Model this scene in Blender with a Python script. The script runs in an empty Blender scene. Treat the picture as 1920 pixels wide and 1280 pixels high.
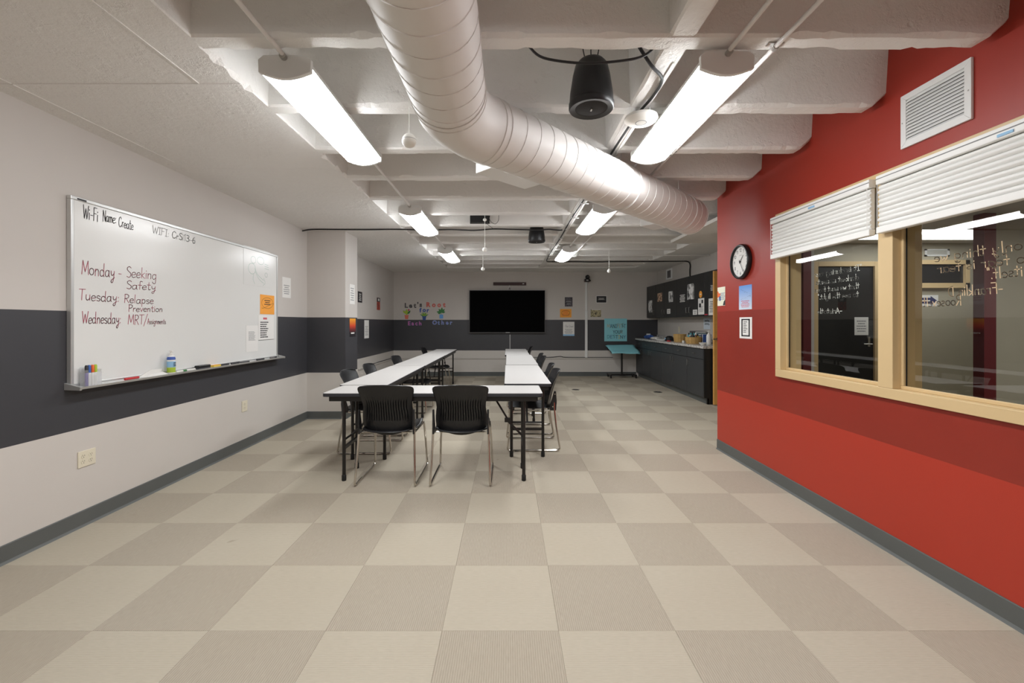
import bpy, bmesh, math, random
from mathutils import Vector, Matrix
random.seed(7)
D = bpy.data
SC = bpy.context.scene
COL = SC.collection
PI = math.pi

# ------------------------------------------------------------------ camera
FPX, CX, CY, EYE = 813.0, 952.0, 605.0, 1.32      # focal length / vanishing point in a 1920x1280 frame, eye height
cd = D.cameras.new('camera'); cam = D.objects.new('camera', cd); COL.objects.link(cam)
cam.location = (0, 0, EYE); cam.rotation_euler = (PI/2, 0, 0)
cd.sensor_width = 36.0; cd.lens = FPX/1920*36.0
cd.shift_x = (960-CX)/1920; cd.shift_y = -(640-CY)/1920
cd.clip_start = 0.02; cd.clip_end = 60
SC.camera = cam
# ------------------------------------------------------------------ world, exposure
w = D.worlds.new('world'); SC.world = w; w.use_nodes = True
w.node_tree.nodes['Background'].inputs[0].default_value = (0.5, 0.5, 0.52, 1)
w.node_tree.nodes['Background'].inputs[1].default_value = 0.25
SC.view_settings.view_transform = 'Standard'; SC.view_settings.look = 'None'
SC.view_settings.gamma = 1.0; SC.view_settings.use_curve_mapping = False
SC.view_settings.exposure = 1.60
LAMP = 11.0                                        # emission of the fluorescent lenses

# ------------------------------------------------------------------ room measures (metres)
XL, XA, XR, XK = -2.76, -2.83, 2.20, 3.716         # left wall, alcove wall, red wall, kitchen wall
YB, YF = 10.75, -3.0                               # back wall, wall behind the camera
YRE = 4.55                                         # end of the red wall
ZC, ZS = 2.58, 2.96                                # underside of joists, underside of slab
BAND0, BAND1 = 0.635, 1.395

def lin(c):
    c = c/255.0
    return c/12.92 if c <= 0.04045 else ((c+0.055)/1.055)**2.4
def rgb(r, g, b): return (lin(r), lin(g), lin(b), 1)

# ------------------------------------------------------------------ materials
M = {}
class NT:
    def __init__(s, name):
        s.m = D.materials.new(name); s.m.use_nodes = True
        s.t = s.m.node_tree; s.n = s.t.nodes; s.b = s.n['Principled BSDF']; s.o = s.n['Material Output']
    def add(s, k, **kw):
        x = s.n.new(k)
        for a, v in kw.items(): setattr(x, a, v)
        return x
    def link(s, a, b): s.t.links.new(a, b)
    def math(s, op, a, b=None):
        x = s.n.new('ShaderNodeMath'); x.operation = op
        for i, v in enumerate((a, b)):
            if v is None: continue
            if isinstance(v, (int, float)): x.inputs[i].default_value = v
            else: s.link(v, x.inputs[i])
        return x.outputs[0]
    def mix(s, f, a, b):
        x = s.n.new('ShaderNodeMix'); x.data_type = 'RGBA'
        for i, v in ((0, f), (6, a), (7, b)):
            if isinstance(v, (int, float, tuple)): x.inputs[i].default_value = v
            else: s.link(v, x.inputs[i])
        return x.outputs[2]
    def noise(s, scale, detail=3, vec=None, rough=0.5):
        x = s.n.new('ShaderNodeTexNoise'); x.inputs['Scale'].default_value = scale; x.inputs['Detail'].default_value = detail
        x.inputs['Roughness'].default_value = rough
        s.link(vec if vec else s.pos(), x.inputs['Vector'])
        return x.outputs['Fac']
    def pos(s):
        if not hasattr(s, '_p'): s._p = s.n.new('ShaderNodeNewGeometry').outputs['Position']
        return s._p
    def obj(s):
        if not hasattr(s, '_o'): s._o = s.n.new('ShaderNodeTexCoord').outputs['Object']
        return s._o
    def ramp(s, f, lo, hi):
        x = s.n.new('ShaderNodeMapRange'); x.inputs[1].default_value = lo; x.inputs[2].default_value = hi
        s.link(f, x.inputs[0]); return x.outputs[0]
    def bump(s, h, strength, dist=0.01):
        x = s.n.new('ShaderNodeBump'); x.inputs['Strength'].default_value = strength; x.inputs['Distance'].default_value = dist
        s.link(h, x.inputs['Height']); s.link(x.outputs[0], s.b.inputs['Normal'])
def mat(name, c, rough=0.5, metal=0.0, var=0.06, vscale=6, bump=0.0, bscale=60, spec=0.5, coat=0.0):
    t = NT(name); col = rgb(*c)
    if var:
        dk = tuple(x*(1-var*1.6) for x in col[:3])+(1,); br = tuple(min(1, x*(1+var)) for x in col[:3])+(1,)
        t.link(t.mix(t.noise(vscale), dk, br), t.b.inputs['Base Color'])
    else: t.b.inputs['Base Color'].default_value = col
    t.b.inputs['Roughness'].default_value = rough; t.b.inputs['Metallic'].default_value = metal
    t.b.inputs['Specular IOR Level'].default_value = spec
    if coat: t.b.inputs['Coat Weight'].default_value = coat
    if bump: t.bump(t.noise(bscale, 4), bump)
    M[name] = t.m; return t.m

def band_mat(name, up, mid, low, rough=0.6, mid_rough=0.42, z0=BAND0, z1=BAND1, mott=0.0):
    t = NT(name)
    sep = t.add('ShaderNodeSeparateXYZ'); t.link(t.pos(), sep.inputs[0]); z = sep.outputs[2]
    inb = t.math('MULTIPLY', t.math('GREATER_THAN', z, z0), t.math('LESS_THAN', z, z1))
    hi = t.math('GREATER_THAN', z, z1)
    n = t.noise(2.2, 4)
    def v(c, k): 
        c = rgb(*c); return t.mix(n, tuple(x*(1-k) for x in c[:3])+(1,), tuple(min(1, x*(1+k)) for x in c[:3])+(1,))
    base = t.mix(hi, v(low, .03), v(up, .03))
    t.link(t.mix(inb, base, v(mid, .06+mott)), t.b.inputs['Base Color'])
    r = t.add('ShaderNodeMix'); t.link(inb, r.inputs[0]); r.inputs[2].default_value = rough; r.inputs[3].default_value = mid_rough
    t.link(r.outputs[0], t.b.inputs['Roughness'])
    t.bump(t.noise(220, 2), 0.06, 0.004)
    M[name] = t.m
band_mat('wall_paint', (204, 198, 192), (64, 64, 68), (208, 202, 195))
band_mat('red_paint', (158, 47, 33), (142, 44, 31), (176, 53, 35), rough=0.45, mid_rough=0.4, z0=0.62, z1=1.435, mott=.10)
mat('plain_wall', (200, 194, 187), 0.6, var=.03, bump=.04, bscale=220)
mat('back_room_paint', (178, 170, 150), 0.6, var=.03)
mat('maroon_paint', (104, 26, 30), 0.5, var=.05)
mat('base_rubber', (92, 95, 93), 0.5, var=.06)
mat('tan_frame', (214, 186, 140), 0.4, var=.03)
mat('white_metal', (232, 232, 230), 0.35, var=.02)
mat('duct_paint', (222, 218, 214), 0.55, var=.03, vscale=4)
mat('blind_white', (240, 239, 236), 0.45, var=.01)
mat('black_plastic', (24, 24, 26), 0.38, var=.05)
mat('black_matte', (20, 20, 21), 0.6, var=.05)
mat('black_metal', (26, 23, 22), 0.42, var=.08)
mat('grille_black', (26, 26, 27), 0.7, var=.2, vscale=300)
mat('chrome', (205, 200, 192), 0.16, 1.0, var=.02)
mat('brushed', (190, 188, 184), 0.32, 1.0, var=.03)
mat('table_white', (208, 205, 202), 0.4, var=.015, vscale=40)
mat('edge_black', (44, 45, 50), 0.45, var=.05)
mat('cabinet_dark', (60, 62, 64), 0.42, var=.05)
mat('cabinet_black', (34, 35, 36), 0.42, var=.05)
mat('board_white', (232, 232, 229), 0.22, var=.01, vscale=2)
mat('alu', (206, 206, 204), 0.35, 0.6, var=.02)
mat('paper', (236, 234, 230), 0.7, var=.015)
mat('ink_black', (38, 38, 42), 0.6, var=0)
mat('ink_gray', (140, 140, 142), 0.6, var=0)
mat('ink_faint', (178, 178, 178), 0.6, var=0)
mat('ink_red', (176, 78, 98), 0.5, var=.1, vscale=50)
mat('ink_green', (120, 170, 150), 0.5, var=0)
mat('ink_white', (238, 236, 230), 0.6, var=0)
mat('ink_peach', (236, 200, 160), 0.6, var=0)
mat('orange_paper', (250, 168, 62), 0.6, var=.03)
mat('blue_paper', (146, 214, 224), 0.6, var=.03)
mat('ceramic_ivory', (226, 218, 196), 0.35, var=.01)
mat('slot_dark', (70, 62, 52), 0.5, var=0)
mat('wood_door', (226, 168, 92), 0.45, var=.10, vscale=12)
mat('brown_bar', (62, 34, 32), 0.5, var=.05)
mat('tv_screen', (2, 2, 3), 0.6, var=0, spec=.04)
mat('wicker', (206, 168, 104), 0.7, var=.25, vscale=90, bump=.4, bscale=160)
mat('cable_black', (24, 23, 24), 0.5, var=.05)
mat('bottle_white', (236, 234, 228), 0.3, var=.01)
for n_, c_ in dict(red=(196, 44, 48), blue=(60, 100, 176), green=(120, 176, 62), navy=(48, 54, 104), teal=(70, 160, 170), yellow=(232, 200, 84),
                   orange=(232, 104, 44), pink=(222, 120, 170), purple=(132, 112, 196), gray=(112, 108, 108), skyblue=(104, 164, 226), leaf=(58, 128, 66),
                   salmon=(226, 122, 98), royal=(66, 96, 176), brown=(120, 84, 60), sepia=(150, 136, 104), crimson=(206, 60, 78), charcoal=(48, 46, 50),
                   lime=(170, 196, 60), cobalt=(50, 84, 150), lightblue=(150, 196, 230), tanpaper=(200, 184, 150), darkgray=(76, 74, 78), cream=(232, 230, 208), paleblue=(214, 224, 232)).items():
    mat('c_'+n_, c_, 0.55, var=.04)

def carpet(name, c0, c1, axis):
    t = NT(name)
    sep = t.add('ShaderNodeSeparateXYZ'); t.link(t.obj(), sep.inputs[0])
    s = t.math('SINE', t.math('MULTIPLY', sep.outputs[axis], 2*PI*110))
    mp = t.add('ShaderNodeMapping'); t.link(t.obj(), mp.inputs[0])
    mp.inputs['Scale'].default_value = (320, 26, 1) if axis == 0 else (26, 320, 1)
    fib = t.noise(1.0, 3, mp.outputs[0])
    f = t.math('ADD', t.math('MULTIPLY', t.ramp(s, -1, 1), .45 if axis == 0 else .28), t.math('MULTIPLY', fib, .7))
    c = t.mix(f, rgb(*c0), rgb(*c1))
    # worn soil and scuffs with a shape of their own
    soil = t.ramp(t.noise(1.1, 5), .35, .75)
    c = t.mix(t.math('MULTIPLY', soil, .14), c, rgb(150, 132, 104))
    sp = t.ramp(t.noise(7.5, 2), .74, .80)
    c = t.mix(t.math('MULTIPLY', sp, .35), c, rgb(112, 98, 80))
    t.link(c, t.b.inputs['Base Color']); t.b.inputs['Roughness'].default_value = .95; t.b.inputs['Specular IOR Level'].default_value = .1
    t.bump(f, .35, .003)
    M[name] = t.m
carpet('carpet_lengthwise', (147, 138, 124), (185, 175, 159), 0)  # same carpet as crosswise, painted darker for how its turned pile catches light
carpet('carpet_crosswise', (167, 158, 142), (196, 187, 170), 1)

def concrete(name, c, pit=.6):
    t = NT(name)
    n = t.noise(1.6, 5); col = rgb(*c)
    cc = t.mix(n, tuple(x*.94 for x in col[:3])+(1,), tuple(x*1.04 for x in col[:3])+(1,))
    t.link(cc, t.b.inputs['Base Color']); t.b.inputs['Roughness'].default_value = .55
    v = t.add('ShaderNodeTexVoronoi'); v.inputs['Scale'].default_value = 7; t.link(t.pos(), v.inputs['Vector'])
    pits = t.ramp(v.outputs['Distance'], 0.03, 0.10)
    gate = t.ramp(t.noise(2.7, 2), .5, .56)
    pp = t.math('MAXIMUM', pits, t.math('SUBTRACT', 1, gate))
    h = t.math('ADD', t.math('MULTIPLY', pp, .7), t.math('ADD', t.math('MULTIPLY', t.noise(22, 6, rough=.65), .9), t.math('MULTIPLY', t.ramp(t.noise(5, 6, rough=.7), .52, .60), .35)))
    t.bump(h, pit, .011)
    M[name] = t.m
concrete('ceiling_concrete', (232, 229, 225))
def granite():
    t = NT('granite')
    a = t.ramp(t.noise(70, 4), .42, .6); b = t.ramp(t.noise(26, 5), .5, .62)
    c = t.mix(a, rgb(236, 234, 230), rgb(176, 170, 164)); c = t.mix(t.math('MULTIPLY', b, .7), c, rgb(110, 104, 100))
    t.link(c, t.b.inputs['Base Color']); t.b.inputs['Roughness'].default_value = .25; M['granite'] = t.m
granite()
def sunset():
    t = NT('sunset_print')
    sep = t.add('ShaderNodeSeparateXYZ'); t.link(t.pos(), sep.inputs[0])
    r = t.add('ShaderNodeValToRGB'); t.link(t.ramp(sep.outputs[2], 1.13, 1.38), r.inputs[0])
    e = r.color_ramp.elements; e[0].color = rgb(30, 24, 30); e[0].position = .2; e[1].color = rgb(246, 168, 44); e[1].position = 1
    for p, c in ((.38, (120, 40, 40)), (.6, (214, 70, 40))): x = e.new(p); x.color = rgb(*c)
    t.link(r.outputs[0], t.b.inputs['Base Color']); t.b.inputs['Roughness'].default_value = .5; M['sunset_print'] = t.m
sunset()
def skyprint():
    t = NT('sky_print')
    sep = t.add('ShaderNodeSeparateXYZ'); t.link(t.pos(), sep.inputs[0])
    t.link(t.mix(t.ramp(sep.outputs[2], 1.45, 1.68), rgb(214, 226, 240), rgb(70, 140, 220)), t.b.inputs['Base Color'])
    t.b.inputs['Roughness'].default_value = .5; M['sky_print'] = t.m
skyprint()
def noiseprint(name, a, b, sc):
    t = NT(name); t.link(t.mix(t.ramp(t.noise(sc, 4), .36, .56), rgb(*a), rgb(*b)), t.b.inputs['Base Color']); t.b.inputs['Roughness'].default_value = .55; M[name] = t.m
noiseprint('bw_print', (60, 60, 62), (228, 227, 225), 13)
noiseprint('sepia_print', (92, 84, 60), (190, 178, 140), 30)
noiseprint('redphoto_print', (44, 36, 38), (190, 70, 50), 26)
noiseprint('dark_print', (46, 44, 50), (92, 86, 92), 30)
noiseprint('brown_print', (92, 64, 48), (226, 190, 160), 24)
def emit(name, k):
    t = NT(name); t.b.inputs['Base Color'].default_value = (.9, .9, .9, 1)
    t.b.inputs['Emission Color'].default_value = (.955, .98, 1.0, 1); t.b.inputs['Emission Strength'].default_value = LAMP*k; M[name] = t.m
emit('lamp_lens', 1.0); emit('panel_lens', .14)
def glass():
    t = NT('window_glass')
    tr = t.add('ShaderNodeBsdfTransparent'); tr.inputs[0].default_value = (.93, .95, .93, 1)
    gl = t.add('ShaderNodeBsdfGlossy'); gl.inputs['Roughness'].default_value = .0
    lw = t.add('ShaderNodeLayerWeight'); lw.inputs[0].default_value = .5     # Schlick reflectance of a two-surface pane, same from both sides
    fr = t.math('ADD', .08, t.math('MULTIPLY', .92, t.math('POWER', lw.outputs['Facing'], 5)))
    mx = t.add('ShaderNodeMixShader'); t.link(fr, mx.inputs[0]); t.link(tr.outputs[0], mx.inputs[1]); t.link(gl.outputs[0], mx.inputs[2])
    t.link(mx.outputs[0], t.o.inputs[0]); M['window_glass'] = t.m
glass()
def clearp():
    t = NT('clear_plastic')
    tr = t.add('ShaderNodeBsdfTransparent'); tr.inputs[0].default_value = (.95, .96, .97, 1)
    gl = t.add('ShaderNodeBsdfPrincipled'); gl.inputs['Base Color'].default_value = (.9, .9, .9, 1); gl.inputs['Roughness'].default_value = .15
    mx = t.add('ShaderNodeMixShader'); mx.inputs[0].default_value = .25; t.link(tr.outputs[0], mx.inputs[1]); t.link(gl.outputs[0], mx.inputs[2])
    t.link(mx.outputs[0], t.o.inputs[0]); M['clear_plastic'] = t.m
clearp()

# ------------------------------------------------------------------ mesh builder
def V(*a): return Vector(a)
class MB:
    def __init__(s): s.v = []; s.f = []
    def add(s, vs, fs):
        k = len(s.v); s.v += [Vector(p) for p in vs]; s.f += [[i+k for i in f] for f in fs]; return s
    def box(s, a, b):
        (x0, y0, z0), (x1, y1, z1) = a, b
        x0, x1 = min(x0, x1), max(x0, x1); y0, y1 = min(y0, y1), max(y0, y1); z0, z1 = min(z0, z1), max(z0, z1)
        return s.add([(x0,y0,z0),(x1,y0,z0),(x1,y1,z0),(x0,y1,z0),(x0,y0,z1),(x1,y0,z1),(x1,y1,z1),(x0,y1,z1)],
                     [(0,3,2,1),(4,5,6,7),(0,1,5,4),(1,2,6,5),(2,3,7,6),(3,0,4,7)])
    def prism(s, poly, off):
        "polygon (list of 3-D points) extruded by vector off"
        n = len(poly); off = Vector(off); P = [Vector(p) for p in poly]
        return s.add(P+[p+off for p in P], [list(range(n))[::-1], list(range(n, 2*n))]+[(i, (i+1) % n, n+(i+1) % n, n+i) for i in range(n)])
    def cyl(s, p0, p1, r, n=12, r1=None):
        p0, p1 = Vector(p0), Vector(p1); r1 = r if r1 is None else r1
        d = (p1-p0).normalized(); a = d.orthogonal().normalized(); b = d.cross(a)
        vs = [p0+(a*math.cos(2*PI*i/n)+b*math.sin(2*PI*i/n))*r for i in range(n)]+[p1+(a*math.cos(2*PI*i/n)+b*math.sin(2*PI*i/n))*r1 for i in range(n)]
        return s.add(vs, [list(range(n))[::-1], list(range(n, 2*n))]+[(i, (i+1) % n, n+(i+1) % n, n+i) for i in range(n)])
    def tube(s, path, r, n=8, caps=True):
        P = [Vector(p) for p in path]; vs = []; prev = None
        for i, p in enumerate(P):
            d = ((P[i]-P[i-1]).normalized() if i else Vector())+((P[i+1]-P[i]).normalized() if i < len(P)-1 else Vector())
            d.normalize()
            a = d.orthogonal().normalized() if prev is None else (prev-d*prev.dot(d)).normalized()
            prev = a; b = d.cross(a)
            c = 1.0
            if 0 < i < len(P)-1:
                c = 1/max(.5, math.cos((P[i]-P[i-1]).angle(P[i+1]-P[i])/2))
            vs += [p+(a*math.cos(2*PI*k/n)+b*math.sin(2*PI*k/n))*(r if c < 1.02 else r) for k in range(n)]
        m = len(P); fs = []
        for i in range(m-1):
            for k in range(n): fs.append((i*n+k, i*n+(k+1) % n, (i+1)*n+(k+1) % n, (i+1)*n+k))
        if caps: fs += [list(range(n))[::-1], [(m-1)*n+k for k in range(n)]]
        return s.add(vs, fs)
    def lathe(s, prof, c=(0,0,0), n=20, axis='z', capb=True, capt=True):
        "prof: (radius, height) pairs from bottom to top"
        c = Vector(c); vs = []; fs = []
        for r, h in prof:
            for k in range(n):
                x, y = r*math.cos(2*PI*k/n), r*math.sin(2*PI*k/n)
                vs.append(c+(Vector((x, y, h)) if axis == 'z' else Vector((h, x, y)) if axis == 'x' else Vector((y, h, x))))
        m = len(prof)
        for i in range(m-1):
            for k in range(n): fs.append((i*n+k, i*n+(k+1) % n, (i+1)*n+(k+1) % n, (i+1)*n+k))
        if capb: fs.append(list(range(n))[::-1])
        if capt: fs.append([(m-1)*n+k for k in range(n)])
        return s.add(vs, fs)
    def ball(s, c, r, n=14, sq=1.0):
        k = n//2
        return s.lathe([(max(1e-4, r*math.sin(PI*i/k)), -r*sq*math.cos(PI*i/k)) for i in range(k+1)], c, n)
    def grid(s, rows):
        k = len(rows[0]); vs = [p for r in rows for p in r]
        return s.add(vs, [(i*k+j, i*k+j+1, (i+1)*k+j+1, (i+1)*k+j) for i in range(len(rows)-1) for j in range(k-1)])
    def fbox(s, F, u0, u1, v0, v1, n0, n1):
        P = [F.p(u, v, n) for n in (n0, n1) for u, v in ((u0, v0), (u1, v0), (u1, v1), (u0, v1))]
        return s.add(P, [(0,3,2,1),(4,5,6,7),(0,1,5,4),(1,2,6,5),(2,3,7,6),(3,0,4,7)])
    def fpoly(s, F, pts, n0, n1):
        return s.prism([F.p(u, v, n0) for u, v in pts], F.N*(n1-n0))
    def build(s, name, m, parent=None, local=False, smooth=False, bevel=0, solid=0, subsurf=0):
        vs = s.v
        org = Vector()
        if not local:
            if parent is not None: org = worg(parent)
            else:
                lo = Vector([min(p[i] for p in vs) for i in range(3)]); hi = Vector([max(p[i] for p in vs) for i in range(3)])
                org = Vector(((lo.x+hi.x)/2, (lo.y+hi.y)/2, lo.z))
        me = D.meshes.new(name); me.from_pydata([p-org for p in vs], [], s.f); me.update()
        bm = bmesh.new(); bm.from_mesh(me); bmesh.ops.recalc_face_normals(bm, faces=bm.faces); bm.to_mesh(me); bm.free()
        me.materials.append(M[m] if isinstance(m, str) else m)
        if smooth:
            for p in me.polygons: p.use_smooth = True
            try: me.set_sharp_from_angle(angle=math.radians(40))
            except Exception: pass
        o = D.objects.new(name, me); COL.objects.link(o)
        if parent is not None: o.parent = parent
        elif not local: o.location = org
        if solid: x = o.modifiers.new('solid', 'SOLIDIFY'); x.thickness = solid; x.offset = 0
        if bevel: x = o.modifiers.new('bevel', 'BEVEL'); x.width = bevel; x.segments = 2; x.limit_method = 'ANGLE'
        if subsurf: x = o.modifiers.new('sub', 'SUBSURF'); x.levels = subsurf; x.render_levels = subsurf
        return o
def worg(o):
    p = Vector()
    while o is not None: p += o.location; o = o.parent
    return p
LABELS = {}
def tag(o, label=None, cat=None, group=None, kind=None):
    if label:
        o['label'] = label; LABELS.setdefault(label, []).append(o.name)
    if cat: o['category'] = cat
    if group: o['group'] = group
    if kind: o['kind'] = kind
    return o
def thing(name, label, cat, loc=(0,0,0), rz=0, group=None):
    o = D.objects.new(name, None); COL.objects.link(o); o.location = loc; o.rotation_euler = (0, 0, rz); o.empty_display_size = .1
    return tag(o, label, cat, group)
def struct(name, loc=(0,0,0), label=None, cat=None):
    o = D.objects.new(name, None); COL.objects.link(o); o.location = loc; tag(o, label, cat, kind='structure'); return o
def copy_tree(o, parent=None):
    c = o.copy(); COL.objects.link(c); c.parent = parent
    for ch in list(o.children): copy_tree(ch, c)
    return c
def catmull(P, k=5):
    if len(P) < 3: return P
    P = [Vector(p) for p in P]; out = []
    for i in range(len(P)-1):
        a = P[i-1] if i else P[i]; b = P[i]; c = P[i+1]; d = P[i+2] if i+2 < len(P) else P[i+1]
        for j in range(k):
            t = j/k
            out.append(.5*((2*b)+(c-a)*t+(2*a-5*b+4*c-d)*t*t+(3*b-a-3*c+d)*t**3))
    out.append(P[-1]); return out

# ------------------------------------------------------------------ flat frames: u to the viewer's right, v up, n out of the surface
class Frame:
    def __init__(s, o, U, N): s.o = Vector(o); s.U = Vector(U); s.N = Vector(N)
    def p(s, u, v, n=0): return s.o+s.U*u+Vector((0, 0, v))+s.N*n
def dpt(F, px, py):
    "where the sight line through a photo pixel meets the frame's plane: (u, v)"
    ray = Vector(((px-CX)/FPX, 1, (CY-py)/FPX)); eye = Vector((0, 0, EYE))
    t = (F.o-eye).dot(F.N)/ray.dot(F.N); q = eye+ray*t-F.o
    return q.dot(F.U), q.z
def rect(F, x0, y0, x1, y1):
    xm, ym = (x0+x1)/2, (y0+y1)/2
    u0, u1 = dpt(F, x0, ym)[0], dpt(F, x1, ym)[0]; v0, v1 = dpt(F, xm, y1)[1], dpt(F, xm, y0)[1]
    return u0, u1, v0, v1
FL = Frame((XL, 0, 0), (0, 1, 0), (1, 0, 0))        # left wall
FCS = Frame((-2.23, 0, 0), (0, 1, 0), (1, 0, 0))    # column's side
FA = Frame((XA, 0, 0), (0, 1, 0), (1, 0, 0))        # alcove wall
FB = Frame((0, YB, 0), (1, 0, 0), (0, -1, 0))       # back wall
FR = Frame((XR, 0, 0), (0, -1, 0), (-1, 0, 0))      # red wall
FK = Frame((XK, 0, 0), (0, -1, 0), (-1, 0, 0))      # kitchen wall
FU = Frame((3.444, 0, 0), (0, -1, 0), (-1, 0, 0))   # upper cabinet fronts
FC = Frame((3.18, 0, 0), (0, -1, 0), (-1, 0, 0))    # base cabinet fronts
YQ = 6.2
FQ = Frame((0, YQ, 0), (1, 0, 0), (0, -1, 0))       # wall of the room behind the glass
FG = Frame((2.245, 0, 0), (0, -1, 0), (-1, 0, 0))   # glass
FW = Frame((XL+.022, 0, 0), (0, 1, 0), (1, 0, 0))   # whiteboard surface

# ------------------------------------------------------------------ pen strokes
GL = {}
def g(ch, w, s): GL[ch] = (w, [[(float(a), float(b)) for a, b in zip(t.replace('!', '').split()[::2], t.replace('!', '').split()[1::2])] for t in s.split('|')], [t.strip().startswith('!') for t in s.split('|')])
g(' ', 4, '0 0')
g('a', 6.5, '5 4.2 3.5 5 1.5 4.5 .5 2.5 1 .6 2.5 0 4.3 1.2 5 4.6|5 5 5 1.2 5.8 0')
g('b', 6, '1 10 1 0|1 3.5 2.5 5 4.3 4.5 5 2.5 4.3 .5 2.5 0 1 1.2')
g('c', 5.5, '4.6 4 3 5 1.2 4.2 .5 2.4 1.2 .6 2.8 0 4.8 .8')
g('d', 6.5, '5 3.5 3.2 5 1.2 4.2 .5 2.3 1.2 .5 2.8 0 4.6 1.2|5 10 5 1 5.6 0')
g('e', 5.5, '.8 2.4 4.6 3 4.2 4.6 2.8 5 1.2 4.2 .5 2.3 1.2 .5 2.8 0 4.8 .8')
g('f', 4.5, '4.5 9.4 3.2 10 2 8.8 2 0|.3 5 4 5')
g('g', 6.5, '5 4.2 3.2 5 1.2 4.2 .5 2.4 1.4 .6 3 .3 4.8 1.8|5 5 5 -2 3.8 -4 1.8 -3.8 1 -2.6')
g('h', 6, '1 10 1 0|1 3 2.5 4.9 4.2 4.6 4.8 3 4.8 0')
g('i', 2.4, '1 5 1 0|1 7 1 7.6')
g('k', 5.5, '1 10 1 0|!4.5 5 1.1 2.4 4.8 0')
g('l', 2.6, '1 10 1 0')
g('m', 8, '1 5 1 0|1 3.4 2 4.9 3.2 4.8 3.8 3.4 3.8 0|3.8 3.4 4.8 4.9 6 4.8 6.6 3.4 6.6 0')
g('n', 6, '1 5 1 0|1 3 2.4 4.9 4 4.6 4.6 3 4.6 0')
g('o', 6.2, '3 5 1.2 4.3 .5 2.5 1.2 .7 3 0 4.7 .7 5.4 2.5 4.7 4.3 3 5')
g('p', 6, '1 5 1 -4|1 3.6 2.6 5 4.4 4.4 5 2.5 4.3 .6 2.6 0 1 1.2')
g('r', 4.6, '1 5 1 0|1 3 2.2 4.7 4 4.9')
g('s', 5.2, '4.2 4.3 2.8 5 1 4.4 1.2 3 3.6 2.2 4.4 1 3 0 .8 .5')
g('t', 4.6, '2 9 2 1 3 0 4 .5|.2 6 4 6')
g('u', 6, '1 5 1 1.6 2 .1 3.6 .4 4.8 2|4.8 5 4.8 0')
g('v', 5.2, '!.6 5 2.6 0 4.6 5')
g('w', 7.2, '!.5 5 2 0 3.5 4 5 0 6.5 5')
g('y', 6, '1 5 1.4 2.4 2.8 1.6 4.6 3|5 5 4.4 -1 3 -4 1.4 -3.6 2 -2 5.5 0')
g('A', 6.4, '!.3 0 3 10 5.8 0|1.3 3.6 4.8 3.6')
g('C', 7, '6 8.4 4.2 10 2 9 .6 6 .8 2.4 2.6 .1 4.8 .4 6.2 2')
g('D', 7, '1 10 1 0|1 10 4 9.4 6 6.5 5.8 3 3.8 .5 1 0')
g('E', 6, '!5.4 10 1 10 1 0 5.4 0|1 5.2 4.6 5.2')
g('F', 6, '!5.6 10 1 10 1 0|1 5.4 4.6 5.4')
g('H', 6.6, '1 10 1 0|5.6 10 5.6 0|1 5 5.6 5')
g('I', 4, '2 10 2 0|.4 10 3.6 10|.4 0 3.6 0')
g('M', 8.6, '!.6 0 1.4 10 4.2 2 7 10 8 0')
g('N', 7, '!1 0 1 10 6 0 6 10')
g('O', 7.4, '3.6 10 1.4 8.6 .5 5 1.4 1.4 3.6 0 5.8 1.4 6.8 5 5.8 8.6 3.6 10')
g('P', 6.2, '1 10 1 0|.6 9.8 3.6 10 5.4 8.4 4.8 6 2.6 5 1 5')
g('R', 6.6, '1 10 1 0|.6 9.8 3.6 10 5.4 8.4 4.6 6 2.4 5 1 5|2.6 5 5.8 0')
g('S', 6, '5.2 8.8 3.4 10 1.4 9 1.2 7 3 5.4 5 4 5.2 1.8 3.4 0 .8 .8')
g('T', 6.6, '.2 9.8 6.4 10|3.3 10 3.1 0')
g('U', 6.8, '1 10 1 3 2 .4 3.6 0 5.2 .8 5.8 3 5.8 10')
g('W', 9, '!.4 10 2.4 0 4.4 7.5 6.4 0 8.6 10')
g('Y', 6, '!.6 10 3 5.4 3 0|5.6 10 3 5.4')
g('L', 5.4, '!1 10 1 0 5 0')
g('0', 6.4, '3.2 10 1.2 8.2 .7 5 1.2 1.8 3.2 0 5.2 1.8 5.7 5 5.2 8.2 3.2 10')
g('1', 3.6, '!.4 8 2 10 2 0')
g('2', 6, '1 7.8 1.8 9.6 3.4 10 5 8.8 4.6 6.4 1 .2|1 0 5.4 0')
g('3', 6, '1 9 3 10 5 8.4 4.2 6 2.6 5.3|2.6 5.3 5 4.2 5.2 1.8 3.2 0 .8 1')
g('4', 6.2, '!4.4 0 4.4 10 .6 3 5.8 3')
g('5', 6, '!5 10 1.6 10 1.2 5.6|1.2 5.6 3.4 6.3 5.2 4.8 5 1.6 3 0 .8 .9')
g('6', 6, '4.6 9.4 2.4 8 1 4.8 1 1.8 2.8 0 4.8 .8 5.2 3.2 3.8 5.2 1.2 4')
g('7', 6, '!.8 10 5.2 10 2.4 0')
g('8', 6, '3 5.4 1.2 7 1.6 9.4 3 10 4.4 9.4 4.8 7 3 5.4 .9 3 1.6 .6 3 0 4.4 .6 5.1 3 3 5.4')
g('9', 6, '5 6.4 3.4 4.8 1.4 5.6 1 8 2.4 9.8 4.4 9.4 5 6.4 4.2 2 2.6 0')
g('-', 5, '.8 3.4 4 3.4'); g(':', 3, '1.2 .4 1.4 .9|1.2 4.2 1.4 4.7'); g('.', 2.6, '1 0 1.2 .5'); g('/', 5, '!0 -2 4.6 11'); g("'", 2.4, '1 10 1 8'); g('"', 3.4, '.8 10 .6 8|2.2 10 2 8'); g(',', 2.4, '1.2 .4 .6 -1.4')
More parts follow.
